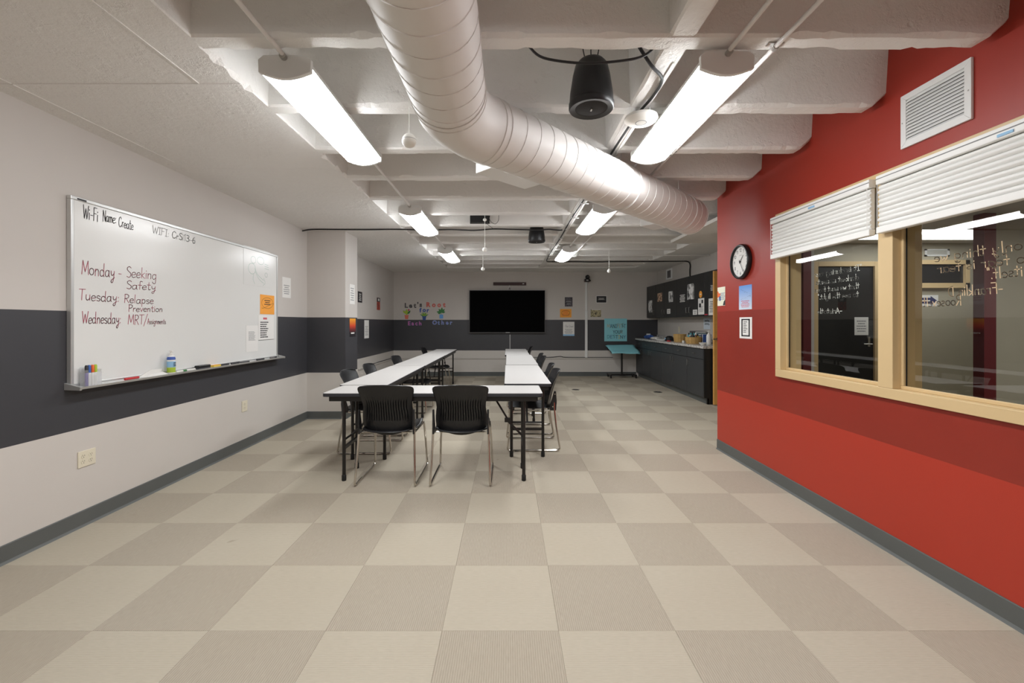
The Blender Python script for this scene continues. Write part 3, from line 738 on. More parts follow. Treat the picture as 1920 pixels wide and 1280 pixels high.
# ================================================================== TABLES (six-foot folding tables)
def make_table():
    L, W, H = 1.815, .452, .742
    t = thing('folding_table', None, 'table')
    def rr(L, W, r, k=5):
        P = []
        for cx, cy, a0 in ((L/2-r, W/2-r, 0), (-L/2+r, W/2-r, PI/2), (-L/2+r, -W/2+r, PI), (L/2-r, -W/2+r, 1.5*PI)):
            for i in range(k+1): a = a0+PI/2*i/k; P.append((cx+r*math.cos(a), cy+r*math.sin(a)))
        return P
    MB().prism([(x, y, H-.004) for x, y in rr(L-.006, W-.006, .022)], (0, 0, .004)).build('table_top', 'table_white', t, local=True)
    MB().prism([(x, y, H-.030) for x, y in rr(L, W, .025)], (0, 0, .0275)).build('edge_band', 'edge_black', t, local=True, bevel=.003)
    for s in (-1, 1): MB().box((-L/2+.05, s*(W/2-.035)-.011, H-.070), (L/2-.05, s*(W/2-.035)+.011, H-.030)).build('apron', 'black_metal', t, local=True)
    for s in (-1, 1): MB().box((s*(L/2-.05)-.011, -W/2+.047, H-.070), (s*(L/2-.05)+.011, W/2-.047, H-.030)).build('apron', 'black_metal', t, local=True)
    for sx in (-1, 1):
        x = sx*(L/2-.155)
        for sy in (-1, 1):
            lg = MB().cyl((x, sy*.155, .03), (x, sy*.155, H-.03), .0145, 14).build('leg', 'black_metal', t, local=True, smooth=True)
            MB().lathe([(.016, 0), (.0185, .004), (.0185, .045), (.0155, .05)], (x, sy*.155, 0), 14).build('foot_cap', 'black_matte', lg, local=True, smooth=True)
        MB().box((x-.012, -.15, .262), (x+.012, .15, .285)).cyl((x, -.15, .34), (x, .15, .34), .009, 8).build('crossbar', 'black_metal', t, local=True)
        MB().cyl((x-sx*.01, 0, .34), (x-sx*.14, 0, .47), .010, 8).cyl((x-sx*.12, 0, .455), (x-sx*.27, 0, H-.04), .0085, 8).box((x-sx*.15-.012, -.012, .455), (x-sx*.12+.012, .012, .492)).build('folding_brace', 'black_metal', t, local=True)
        MB().box((x-.02, -.17, H-.05), (x+.02, .17, H-.030)).build('pivot_plate', 'black_metal', t, local=True)
    return t
proto = make_table(); first = True
TABS = [((-.618, 3.785), 0, 'white-topped folding table standing crosswise behind the two front chairs'),
        ((-1.345, 4.945), PI/2, 'nearest white folding table of the left-hand row'), ((-1.340, 6.775), PI/2, 'middle white folding table of the left-hand row'), ((-1.335, 8.60), PI/2, 'farthest white folding table of the left-hand row'),
        ((.192, 5.03), PI/2, 'nearest white folding table of the right-hand row'), ((.200, 6.895), PI/2, 'middle white folding table of the right-hand row'), ((.175, 8.72), PI/2, 'farthest white folding table of the right-hand row')]
for (x, y), rz, lb in TABS:
    o = proto if first else copy_tree(proto); first = False
    o.location = (x, y, 0); o.rotation_euler = (0, 0, rz); tag(o, lb, 'table', 'folding tables in a U')

# ================================================================== CHAIRS
def make_chair():
    t = thing('stacking_chair', None, 'chair')
    # backrest: curved fan-shaped shell with slots through its lower half
    ns = 17; xs = [-1.0]
    cols = []                                        # (fraction across, is the strip to its right a slot)
    a = -.86; step = 1.72/(2*ns+1)
    fr = [-1, -.96, -.9]+[a+step*i for i in range(2*ns+2)]+[.9, .96, 1]
    gr = [False]*3+[False]+[x for i in range(2*ns+1) for x in ((True, False) if i % 2 else (False,))]+[False]*3
    ff = [-1, -.96, -.9, a]
    for i in range(2*ns+1):
        if i % 2: ff.append(a+step*(i+.5))
        ff.append(a+step*(i+1))
    fr = ff+[.9, .96, 1]
    def half(z):
        K = [(.430, .160), (.445, .198), (.47, .211), (.52, .214), (.58, .212), (.625, .203), (.66, .200), (.70, .206), (.75, .217), (.79, .226), (.815, .228), (.83, .221), (.838, .202), (.842, .162)]
        for (z0, h0), (z1, h1) in zip(K, K[1:]):
            if z <= z1: return h0+(h1-h0)*(z-z0)/(z1-z0)
        return K[-1][1]
    Z = [.430, .440, .455, .475, .50, .525, .56, .60, .64, .68, .705, .73, .76, .79, .812, .826, .836, .842]
    rows = []
    for z in Z:
        k = (z-.43)/.41; yb = -.195-.035*k-.075*k*k
        gd = .012*max(0, min(1, (z-.525)/.03, (.735-z)/.05))
        rows.append([V(f*half(z), yb+.060*f*f*(1-.25*k)+(gd if gq else 0), (.43+(z-.43)*.928)+(.012*(1-f*f) if z > .80 else (-.03*(1-f*f) if z < .46 else 0))) for f, gq in zip(fr, gr)])
    m = MB(); kk = len(fr); m.v = [p for r in rows for p in r]
    for i in range(len(Z)-1):
        for jn in range(kk-1):
            m.f.append([i*kk+jn, i*kk+jn+1, (i+1)*kk+jn+1, (i+1)*kk+jn])
    m.build('backrest', 'black_plastic', t, local=True, smooth=True, solid=.005)
    # seat: dished shell with rolled front edge
    rows = []
    for i in range(13):
        q = i/12; y = -.205+.455*q; z = .432+.014*math.sin(PI*min(1, q*1.1))*-1+.012*q-(.035*((q-.82)/.18)**2 if q > .82 else 0)
        hw = .205+.026*math.sin(PI*min(1, q*.85+.1))-(.03*((q-.85)/.15)**2 if q > .85 else 0)-(.02*((.12-q)/.12) if q < .12 else 0)
        rows.append([V(f*hw, y-(.05*(1-f*f) if q < .06 else (.03*(1-f*f) if q < .14 else 0))*1, z+.016*f*f*f*f) for f in [-1, -.92, -.75, -.5, -.25, 0, .25, .5, .75, .92, 1]])
    MB().grid(rows).build('seat', 'black_plastic', t, local=True, smooth=True, solid=.009)
    for s in (-1, 1):
        x = s*.2225
        MB().prism([(x-.007, -.235, .615), (x-.007, -.215, .615), (x-.007, -.165, .44), (x-.007, -.175, .415), (x-.007, -.235, .415), (x-.007, -.242, .50)], (.014, 0, 0)).build('back_bracket', 'black_plastic', t, local=True, bevel=.003)
        MB().cyl((x+s*.006, -.20, .455), (x+s*.0095, -.20, .455), .006, 10).cyl((x+s*.006, -.222, .585), (x+s*.0095, -.222, .585), .005, 10).build('bracket_screw', 'chrome', t, local=True)
        p = [V(s*.222, -.215, .50), V(s*.226, -.215, .44), V(s*.232, -.235, .25), V(s*.240, -.268, .055), V(s*.242, -.268, .022), V(s*.243, -.245, .0105), V(s*.244, -.20, .0095), V(s*.245, 0, .0095), V(s*.244, .19, .0095), V(s*.243, .235, .0105), V(s*.242, .262, .022), V(s*.240, .264, .055), V(s*.232, .240, .25), V(s*.222, .215, .405), V(s*.205, .205, .416), V(s*.15, .20, .418), V(0, .20, .418)]
        path = p[:3]+catmull(p[2:13], 3)[1:]+p[13:]
        MB().tube(path, .0092, 8).build('sled_leg', 'chrome', t, local=True, smooth=True)
        for y in (-.17, .17): MB().cyl((s*.245, y-.022, .0085), (s*.245, y+.022, .0085), .0084, 8).build('floor_glide', 'black_matte', t, local=True)
    MB().cyl((-.222, -.165, .418), (.222, -.165, .418), .0075, 8).build('rear_crossbar', 'chrome', t, local=True, smooth=True)
    for s in (-1, 1): MB().cyl((s*.222, -.165, .418), (s*.222, .205, .416), .0075, 8).build('side_rail', 'chrome', t, local=True, smooth=True)
    return t
cp = make_chair(); first = True
CH = [((-.988, 3.755), 0, 'black chair with back to viewer, left of the front pair'), ((-.383, 3.755), 0, 'black chair with back to viewer, right of the front pair'),
      ((-1.44, 4.60), -PI/2, 'nearest black chair along the left table row'), ((-1.44, 5.29), -PI/2+.03, 'second nearest black chair along the left table row'),
      ((-1.44, 6.55), -PI/2-.04, 'third black chair along the left table row'), ((-1.44, 8.72), -PI/2, 'farthest black chair along the left table row'),
      ((.26, 4.70), PI/2+.02, 'nearest black chair along the right table row'), ((.27, 5.36), PI/2-.03, 'second nearest black chair along the right table row'),
      ((.27, 6.52), PI/2+.05, 'third black chair along the right table row'), ((.28, 7.12), PI/2, 'fourth black chair along the right table row'), ((.22, 9.08), PI/2, 'farthest black chair along the right table row')]
for (x, y), rz, lb in CH:
    o = cp if first else copy_tree(cp); first = False
    o.location = (x, y, 0); o.rotation_euler = (0, 0, rz); tag(o, lb, 'chair', 'black chairs around the tables')

# ================================================================== KITCHEN CABINETS
def pull(m, F, u, v, vert, L=.10, n=0):
    if vert: a, b = (u, v-L/2), (u, v+L/2)
    else: a, b = (u-L/2, v), (u+L/2, v)
    m.tube([F.p(a[0], a[1], n), F.p(a[0], a[1], n+.028), F.p(b[0], b[1], n+.028), F.p(b[0], b[1], n)], .005, 6)
    return m
CF, CT = 3.18, .90
def base_unit(y0, y1, drawers, doors, label):
    "doors: list of (ya, yb, handle_y)"
    t = thing('base_cabinet', label, 'cabinet', ((CF+XK)/2, (y0+y1)/2, 0), group='base cabinets under the counter')
    MB().box((CF+.02, y0+.001, .10), (XK-.002, y1-.001, CT-.002)).box((CF+.075, y0+.001, 0), (XK-.002, y1-.001, .10)).build('carcass', 'cabinet_dark', t)
    for a, b in drawers:
        d = MB().box((CF, a+.003, .725), (CF+.019, b-.003, CT-.012)).build('drawer_front', 'cabinet_dark', t, bevel=.002)
        pull(MB(), FC, -(a+b)/2, .81, False, .09).build('drawer_pull', 'brushed', d, smooth=True)
    for a, b, h in doors:
        d = MB().box((CF, a+.003, .105), (CF+.019, b-.003, .718)).build('door', 'cabinet_dark', t, bevel=.002)
        pull(MB(), FC, -h, .63, True, .10).build('door_handle', 'brushed', d, smooth=True)
base_unit(10.25, 10.745, [(10.25, 10.745)], [(10.25, 10.745, 10.31)], 'dark grey base cabinet in the corner beside the rolling stand')
base_unit(8.97, 10.248, [(9.61, 10.248), (8.97, 9.61)], [(9.66, 10.248, 9.72), (8.97, 9.66, 9.60)], 'dark grey two-door base cabinet second from the back wall')
base_unit(7.70, 8.968, [(8.335, 8.968), (7.70, 8.335)], [(8.35, 8.968, 8.41), (7.70, 8.35, 8.29)], 'dark grey two-door base cabinet third from the back wall')
base_unit(7.055, 7.698, [(7.055, 7.698)], [(7.055, 7.698, 7.63)], 'dark grey single-door base cabinet nearest the wooden door')
t = MB().box((CF, 7.02, .10), (XK-.002, 7.053, CT-.002)).box((CF+.05, 7.02, 0), (XK-.002, 7.053, .10)).build('end_panel', 'cabinet_black')
tag(t, 'black end panel closing the base cabinets beside the wooden door', 'panel')
t = MB().box((CF+.055, 7.02, 0), (CF+.0745, YB-.005, .099)).build('toe_kick', 'base_rubber'); tag(t, 'dark toe kick strip along the foot of the base cabinets', 'toe kick')
t = thing('countertop', 'speckled white granite countertop on the dark cabinets', 'countertop', (3.44, 8.88, CT))
MB().box((CF-.025, 7.0, CT), (XK-.002, YB-.002, CT+.042)).build('slab', 'granite', t, bevel=.006)
MB().box((XK-.022, 7.0, CT+.0425), (XK-.002, YB-.002, CT+.125)).build('backsplash', 'granite', t, bevel=.004)
UF, U0, U1 = 3.444, 1.44, 2.205
def upper(y0, y1, doors, label):
    t = thing('wall_cabinet', label, 'cabinet', ((UF+XK)/2, (y0+y1)/2, U0), group='wall cabinets above the counter')
    MB().box((UF+.02, y0+.001, U0), (XK-.002, y1-.001, U1)).build('carcass', 'cabinet_black', t)
    for a, b, h in doors:
        d = MB().box((UF, a+.002, U0+.003), (UF+.019, b-.002, U1-.002)).build('door', 'cabinet_black', t, bevel=.002)
        if h: pull(MB(), FU, -h, U0+.12, True, .10).build('door_handle', 'brushed', d, smooth=True)
upper(10.10, 10.745, [(10.10, 10.745, 10.20)], 'black wall cabinet in the back corner with a curled photo')
upper(8.86, 10.098, [(9.54, 10.098, 9.61), (8.86, 9.54, 9.47)], 'black two-door wall cabinet second from the back wall')
upper(7.62, 8.858, [(8.25, 8.858, 8.32), (7.62, 8.25, 8.18)], 'black two-door wall cabinet with the zebra-like print')
upper(7.03, 7.618, [(7.03, 7.618, None)], 'black wall cabinet nearest the wooden door')

# ================================================================== COUNTER CLUTTER (counter top at z = CT+.042)
ZT = CT+.043
def on_counter(px, py, x):
    "depth of a counter item on the line x = const seen at photo column px"
    return x*FPX/(px-CX)
def basket(x, y, r, h, name, label, mt='wicker', taper=1.0):
    t = thing(name, label, 'basket', (x, y, ZT))
    MB().lathe([(r*.86*taper, 0), (r*.93, h*.4), (r, h), (r-.008, h), (r*.9-.008, h*.4), (r*.84*taper-.008, .008)], n=28).build('bowl', mt, t, local=True, smooth=True)
    for zz in (.03, .5, .97):
        R = [(math.cos(2*PI*k/28)*(r*(.88 if zz < .1 else .96 if zz < .6 else 1.0)+.002), math.sin(2*PI*k/28)*(r*(.88 if zz < .1 else .96 if zz < .6 else 1.0)+.002), h*zz+.004) for k in range(29)]
        MB().tube(R, .006, 6, False).build('woven_hoop', mt, t, local=True, smooth=True)
    for k in range(14):
        a = 2*PI*k/14; MB().tube([(r*.88*math.cos(a), r*.88*math.sin(a), .005), (r*.965*math.cos(a), r*.965*math.sin(a), h*.45), (r*1.008*math.cos(a), r*1.008*math.sin(a), h)], .004, 5).build('stake', mt, t, local=True)
    return t
xb = 3.40
basket(3.40, on_counter(1274.5, 0, 3.40), .115, .15, 'wicker_basket', 'tall round woven basket on the counter, farther of two')
y2 = on_counter(1300, 0, 3.36)
basket(3.36, y2, .135, .115, 'wicker_basket', 'wide low woven basket on the counter, nearer of two', taper=.95)
cols_ = ['c_red', 'c_charcoal', 'c_gray', 'bottle_white', 'c_teal', 'c_navy', 'c_charcoal', 'c_brown', 'c_yellow']
words = ['red', 'charcoal', 'grey', 'white', 'teal', 'navy', 'black', 'brown', 'yellow']
for k, (c, wd_) in enumerate(zip(cols_, words)):
    a = 2*PI*k/9; rr_ = .075
    x, y = 3.36+rr_*math.cos(a), y2+rr_*math.sin(a); h = .15+.05*((k*7) % 5)/5
    t = thing('craft_bottle', '%s craft tube standing in the low woven basket' % wd_, 'bottle', (x, y, ZT+.012), group='tubes in the low woven basket')
    MB().lathe([(.019, 0), (.02, .02), (.02, h*.7), (.012, h*.82)], n=12).build('body', c, t, local=True, smooth=True)
    MB().lathe([(.012, h*.8), (.011, h), (.004, h+.004)], n=10).build('cap', 'bottle_white' if k % 2 else 'black_plastic', t, local=True, smooth=True)
# books piled behind the low basket, row of upright books
yb_ = on_counter(1312, 0, 3.60)
for k, (c, wd_) in enumerate((('c_charcoal', 'black'), ('c_teal', 'teal'), ('c_darkgray', 'grey'))):
    t = thing('book', '%s book lying in the pile against the kitchen wall' % wd_, 'book', (3.57, yb_, ZT+.158-k*.0))
    t.location.z = ZT+.001+k*.042+.10
    MB().box((-.10, -.15+.02*k, 0), (.10, .14, .005)).box((-.10, -.15+.02*k, .034), (.10, .14, .039)).box((-.10, -.15+.02*k, .005), (-.095, .14, .034)).build('cover', c, t, local=True)
    MB().box((-.094, -.145+.02*k, .0052), (.096, .135, .0338)).build('pages', 'paper', t, local=True)
bx_ = thing('storage_box', 'white storage box carrying the pile of books on the counter', 'box', (3.57, yb_, ZT))
MB().box((-.11, -.16, 0), (.11, .16, .085)).build('box_body', 'bottle_white', bx_, local=True, bevel=.004)
MB().box((-.114, -.164, .0855), (.114, .164, .099)).build('lid', 'c_gray', bx_, local=True, bevel=.003)
for k, (c, wd_) in enumerate((('c_navy', 'navy'), ('bottle_white', 'white'), ('c_cobalt', 'cobalt blue'))):
    yy = on_counter(1322.5, 0, 3.56)-.035*k
    t = thing('upright_book', '%s slim book standing upright behind the white pump bottle' % wd_, 'book', (3.56, yy, ZT))
    MB().box((-.07, -.013, 0), (.07, -.010, .17)).box((-.07, .010, 0), (.07, .013, .17)).box((-.07, -.010, 0), (-.066, .010, .17)).build('cover', c, t, local=True)
    MB().box((-.065, -.0098, .002), (.068, .0098, .167)).build('pages', 'paper', t, local=True)
t = thing('pump_bottle', 'tall white bottle near the end of the counter', 'bottle', (3.42, on_counter(1329, 0, 3.42), ZT))
MB().lathe([(.036, 0), (.039, .01), (.039, .15), (.030, .18), (.016, .188)], n=20).build('body', 'bottle_white', t, local=True, smooth=True)
MB().lathe([(.017, .187), (.017, .205), (.006, .206), (.006, .225), (.02, .227), (.02, .238)], n=14).build('pump', 'bottle_white', t, local=True, smooth=True)
t = thing('bowl', 'small white bowl in front of the low woven basket', 'bowl', (3.28, on_counter(1318, 0, 3.28), ZT))
MB().lathe([(.03, 0), (.034, .006), (.062, .034), (.068, .045), (.064, .045), (.055, .032), (.02, .01)], n=22).build('bowl_shell', 'bottle_white', t, local=True, smooth=True)
t = thing('paper_cup', 'tiny white cup between the two woven baskets', 'cup', (3.27, on_counter(1281.5, 0, 3.27), ZT))
MB().lathe([(.018, 0), (.026, .045), (.028, .046), (.024, .044), (.016, .004)], n=16).build('cup_wall', 'bottle_white', t, local=True, smooth=True)
t = thing('cap', 'black baseball cap lying on the counter', 'cap', (3.40, on_counter(1255, 0, 3.40), ZT))
MB().lathe([(.085, 0), (.088, .03), (.078, .07), (.05, .095), (.01, .103)], n=22).build('crown', 'black_matte', t, local=True, smooth=True)
MB().prism([(.0+.085*math.cos(a), .0+.085*math.sin(a), .004) for a in [PI*(1.05+.9*i/10) for i in range(11)]]+[(.13*math.cos(a), .15*math.sin(a), .002) for a in [PI*(1.95-.9*i/10) for i in range(11)]], (0, 0, .006)).build('brim', 'black_matte', t, local=True)
MB().box((-.092, -.02, .03), (-.084, .02, .06)).build('front_patch', 'c_lightblue', t, local=True)
t = thing('tape_roll', 'red tape dispenser on the counter before the black cap', 'tape', (3.26, on_counter(1253.5, 0, 3.26), ZT))
MB().lathe([(.02, 0), (.032, 0), (.032, .022), (.02, .022), (.02, 0)], n=20, capb=False, capt=False).build('roll', 'c_red', t, local=True, smooth=True)
MB().box((-.02, -.07, 0), (.02, -.03, .016)).build('cutter', 'c_red', t, local=True, bevel=.003)
def crumple(name, label, cat, c, size, m, seed):
    rr = random.Random(seed); rows = []
    for i in range(11):
        th = PI*i/10; rows.append([])
        for k in range(19):
            a = 2*PI*(k % 18)/18; kk = 1+.22*math.sin(3*a+seed+4*th)+.14*math.sin(7*a-3*th+seed)
            rows[-1].append(V(size[0]*math.sin(th)*math.cos(a)*kk, size[1]*math.sin(th)*math.sin(a)*kk, size[2]*(1-math.cos(th))/2*(1+.12*math.sin(5*a+seed))))
    t = thing(name, label, cat, c); MB().grid(rows).build('folds', m, t, local=True, smooth=True); return t
t = crumple('cloth', 'crumpled blue cloth at the far end of the counter', 'cloth', (3.36, on_counter(1217, 0, 3.36), ZT), (.10, .15, .09), 'c_blue', 2)
MB().box((-.05, -.02, .06), (.03, .05, .12)).build('tissue_box', 'bottle_white', t, local=True, bevel=.006)
t = crumple('plastic_bag', 'clear bag of white packets spilled on the counter', 'bag', (3.30, on_counter(1229, 0, 3.30), ZT), (.09, .17, .06), 'paper', 5)
for k, (px, x, wd_) in enumerate(((1239, 3.50, 'farther'), (1243, 3.36, 'nearer'))):
    t = MB().box((x-.10, on_counter(px, 0, x)-.12, ZT), (x+.10, on_counter(px, 0, x)+.12, ZT+.012+.01*k)).build('paper_stack', 'paper', bevel=.002); tag(t, 'low stack of white paper behind the black cap, %s of two' % wd_, 'paper')
t = thing('desk_organizer', 'small black wire organizer at the counter end', 'organizer', (3.50, 7.16, ZT))
for z in (.005, .05, .09):
    MB().tube([(-.06, -.05, z), (.06, -.05, z), (.06, .05, z), (-.06, .05, z), (-.06, -.05, z)], .003, 5).build('wire_ring', 'black_metal', t, local=True)
for a, b in ((-.06, -.05), (.06, -.05), (.06, .05), (-.06, .05), (0, -.05), (0, .05)): MB().cyl((a, b, 0), (a, b, .12), .003, 6).build('wire_post', 'black_metal', t, local=True)

# ================================================================== ROLLING STAND with blue cover
t = thing('rolling_stand', 'black rolling stand with tilted top under the blue poster', 'stand', (2.755, 10.42, 0))
for sx in (-1, 1): MB().box((sx*.30-.02, -.12, .055), (sx*.30+.02, .22, .085)).build('base_rail', 'black_metal', t, local=True, bevel=.004)
MB().box((-.30, .03, .055), (.30, .07, .085)).box((-.06, -.02, .05), (.06, .1, .09)).build('base_beam', 'black_metal', t, local=True, bevel=.004)
for sx in (-1, 1):
    for y in (-.10, .20):
        c = MB().cyl((sx*.30-.012, y, .025), (sx*.30+.012, y, .025), .025, 14).build('caster_wheel', 'black_matte', t, local=True, smooth=True)
        MB().box((sx*.30-.016, y-.01, .03), (sx*.30+.016, y+.01, .056)).build('caster_fork', 'black_metal', c, local=True)
MB().cyl((0, .05, .08), (0, .05, .62), .022, 14).build('pole', 'black_metal', t, local=True, smooth=True)
MB().prism([(-.31, -.16, .60), (.31, -.16, .60), (.31, .20, .745), (-.31, .20, .745)], (0, 0, .018)).build('stand_top', 'black_metal', t, local=True)
rows = []
for i in range(13):
    q = i/12; r_ = []
    for k in range(13):
        f = k/12; x = -.36+.72*f+(.06*(1-q) if f < .5 else 0.02*math.sin(6*q)); y = -.21+.43*q
        z = .622+(y+.16)*.403+.006*(1+math.sin(7*f+3*q))*(1-q)-.10*max(0, -.16-y)*4+.004*(1+math.sin(11*q+4*f))-.25*max(0, abs(x)-.31)
        r_.append(V(x, y, z+.002))
    rows.append(r_)
t2 = thing('paper_cover', 'light blue poster paper draped over the rolling stand', 'paper', (2.755, 10.42, .62))
for r_ in rows:
    for p in r_: p.z -= .62
MB().grid(rows).build('draped_sheet', 'blue_paper', t2, local=True, smooth=True, solid=.002)
# floor boxes
for px, py, wd_ in ((1079, 730.5, 'in mid floor right of the tables'), (1233.5, 735, 'close to the base cabinets')):
    y = FPX*EYE/(py-CY); x = (px-CX)/FPX*y
    t = thing('floor_box', 'round dark floor outlet cover %s' % wd_, 'floor outlet', (x, y, 0), group='floor outlet covers')
    MB().lathe([(.078, .0006), (.078, .004), (.060, .007), (.056, .004)], n=28).build('ring', 'brushed', t, local=True, smooth=True)
    MB().lathe([(.056, .003), (.055, .0055), (.01, .006)], n=28).build('lid', 'c_charcoal', t, local=True, smooth=True)
    MB().box((-.018, -.004, .006), (.018, .004, .0075)).build('latch', 'brushed', t, local=True)
# ================================================================== WHITEBOARD
YW0, YW1, ZW0, ZW1 = 2.71, 5.15, .915, 2.12
wt = thing('whiteboard', 'long aluminium-framed whiteboard with red class schedule', 'whiteboard', (XL, (YW0+YW1)/2, ZW0))
MB().fbox(FL, YW0+.012, YW1-.012, ZW0+.012, ZW1-.012, .004, .022).build('board_panel', 'board_white', wt)
for a, b, c, d in ((YW0, YW1, ZW1-.022, ZW1), (YW0, YW1, ZW0, ZW0+.02), (YW0, YW0+.02, ZW0+.02, ZW1-.022), (YW1-.02, YW1, ZW0+.02, ZW1-.022)):
    MB().fbox(FL, a, b, c, d, .001, .03).build('frame_rail', 'alu', wt, bevel=.003)
MB().fbox(FL, YW0+.04, YW0+.10, ZW1-.018, ZW1-.008, .03, .0312).build('maker_badge', 'c_charcoal', wt)
prof = [(.0301, ZW0-.004), (.095, ZW0-.012), (.10, ZW0+.002), (.097, ZW0+.003), (.092, ZW0-.006), (.0301, ZW0+.004)]
MB().prism([FL.p(YW0, z, n) for n, z in prof], FL.U*(YW1+.03-YW0)).build('marker_tray', 'alu', wt)
for u in (YW0-.014, YW1+.018): MB().prism([FL.p(u, ZW0+.03, .0), FL.p(u, ZW0-.014, 0), FL.p(u, ZW0-.018, .10), FL.p(u, ZW0+.003, .104)], FL.U*.0135).build('tray_end_cap', 'alu', wt, bevel=.002)
def wwrite(text, x0, x1, py, cap, m, wd, nm='handwriting', rise=0):
    u0, v = dpt(FW, x0, py); u1 = dpt(FW, x1, py)[0]
    strokes(MB(), FW, text, u0, u1, v, cap, wd, rise=rise).build(nm, m, wt)
wwrite('Wi-Fi', 155, 184, 408, .085, 'ink_black', .0045); wwrite('Name:', 192, 218, 414, .075, 'ink_black', .0042, rise=.05); wwrite('Create', 222, 250, 424, .07, 'ink_black', .0042)
wwrite('WIFI: CrSi13-6', 285, 366, 436, .055, 'ink_faint', .005)
wwrite('Monday -', 152, 228, 513, .088, 'ink_red', .0042); wwrite('Seeking', 236, 294, 519, .078, 'ink_red', .0042, rise=.03)
wwrite('Safety', 236, 292, 541, .060, 'ink_red', .0042, rise=.03)
wwrite('Tuesday:', 147, 224, 562, .070, 'ink_red', .0042); wwrite('Relapse', 232, 288, 567, .060, 'ink_red', .0042); wwrite('Prevention', 240, 305, 584, .050, 'ink_red', .0042, rise=.02)
wwrite('Wednesday:', 153, 227, 606, .075, 'ink_red', .0042); wwrite('MRT/', 239, 276, 608, .07, 'ink_red', .0042); wwrite('Assignments', 276, 311, 607, .042, 'ink_red', .0034)
# sheets on the board
t = sheet(FW, rect(FW, 456, 466, 506, 536), 'drawing_sheet', 'white sheet with a faint green line drawing, top of the whiteboard', 'drawing', 'board_white')
u0, u1, v0, v1 = rect(FW, 456, 466, 506, 536); W_, H_ = u1-u0, v1-v0
m = MB()
def sk(pts, m=m, F=FW, n=.0024, wd=.003):
    P = catmull([V(a, b, 0) for a, b in pts], 4)
    for p, q in zip(P, P[1:]):
        d = (q-p); L = d.length
        if L < 1e-6: continue
        tx, ty = d.x/L*wd/2, d.y/L*wd/2
        m.add([F.p(p.x-tx+ty, p.y-ty-tx, n), F.p(q.x+tx+ty, q.y+ty-tx, n), F.p(q.x+tx-ty, q.y+ty+tx, n), F.p(p.x-tx-ty, p.y-ty+tx, n)], [(0, 1, 2, 3)])
def fu(a, b): return (u0+W_*a, v0+H_*b)
def loop(cx, cy, rx, ry, k=10): return [fu(cx+rx*math.cos(2*PI*i/k), cy+ry*math.sin(2*PI*i/k)) for i in range(k+1)]
for c in (loop(.35, .68, .09, .09), loop(.30, .44, .13, .14), loop(.62, .70, .13, .10), loop(.84, .34, .05, .06)): sk(c)
for c in ([(.36, .30), (.34, .16), (.40, .05)], [(.40, .46), (.52, .30), (.74, .18)], [(.42, .38), (.55, .20), (.74, .10)], [(.74, .24), (.80, .12), (.72, .04)], [(.78, .58), (.94, .56)], [(.78, .52), (.94, .50)], [(.78, .64), (.92, .62)]): sk([fu(*p) for p in c])
m.build('line_drawing', 'ink_green', t)
t = sheet(FW, rect(FW, 487.5, 553, 514, 589), 'notice_sheet', 'orange notice with a speech bubble at the whiteboard edge', 'notice', 'orange_paper')
u0, u1, v0, v1 = rect(FW, 487.5, 553, 514, 589); W_, H_ = u1-u0, v1-v0; m = MB()
sk(loop(.5, .58, .40, .28, 16)+[fu(.2, .3), fu(.12, .34)], m); textlines(m, FW, u0+W_*.28, u1-W_*.28, v0+H_*.46, v1-H_*.24, 3, .0024, center=True); m.build('print', 'ink_black', t)
t = sheet(FW, rect(FW, 484, 591, 513, 637), 'notice_sheet', 'white notice with bold black lines below the orange one', 'notice', off=.0012)
u0, u1, v0, v1 = rect(FW, 484, 591, 513, 637); W_, H_ = u1-u0, v1-v0
textlines(MB(), FW, u0+W_*.12, u1-W_*.30, v0+H_*.08, v1-H_*.24, 8, .0026, .5, seed=4).build('print', 'ink_black', t); textlines(MB(), FW, u0+W_*.30, u1-W_*.44, v1-H_*.18, v1-H_*.08, 1, .0026, .8).build('heading', 'c_crimson', t)
MB().fbox(FW, u0, u1, v0, v0+.004, .0021, .0024).build('bottom_edge', 'ink_gray', t)
t = sheet(FW, rect(FW, 461, 610, 483.5, 659), 'notice_sheet', 'white page of fine grey text at the lower board edge', 'notice')
u0, u1, v0, v1 = rect(FW, 461, 610, 483.5, 659); W_, H_ = u1-u0, v1-v0
textlines(MB(), FW, u0+W_*.2, u1-W_*.15, v0+H_*.42, v1-H_*.22, 10, .0024, .4, seed=6).build('print', 'ink_gray', t)
# things on the tray
ZY = ZW0-.005
def marker(u, n, label, c, L=.115, ang=.0, cap='c_charcoal', r=.0085):
    o = FL.p(u, ZY+.004, n); t = thing('marker', label, 'marker', o, ang, 'markers in the tray')
    MB().lathe([(r*.9, -L/2), (r, -L/2+.004), (r, L*.12), (r*.9, L*.12+.002)], (0, 0, r), 12, 'y').build('barrel', c, t, local=True, smooth=True)
    MB().lathe([(r*1.05, L*.12), (r*1.05, L/2-.004), (r*.8, L/2)], (0, 0, r), 12, 'y').build('marker_cap', cap, t, local=True, smooth=True)
def ut(px): return dpt(FL, px, 700)[0]
marker(ut(231), .062, 'red marker lying in the whiteboard tray', 'c_red', cap='c_red'); marker(ut(324), .07, 'green-capped white marker beside the spray bottle', 'bottle_white', cap='c_leaf')
marker(ut(341), .07, 'white marker lying in the tray before the eraser', 'bottle_white', cap='bottle_white')
marker(ut(409), .06, 'black marker left of the long tray pair', 'c_charcoal', .13); marker(ut(430), .06, 'black marker right of the long tray pair', 'c_charcoal', .13); marker(ut(448), .062, 'slim black pen near the far tray end', 'c_charcoal', .15, r=.006)
marker(ut(478), .06, 'black marker at the far end of the tray', 'c_charcoal', .14); marker(ut(503), .06, 'grey marker in the far tray corner', 'c_gray', .14)
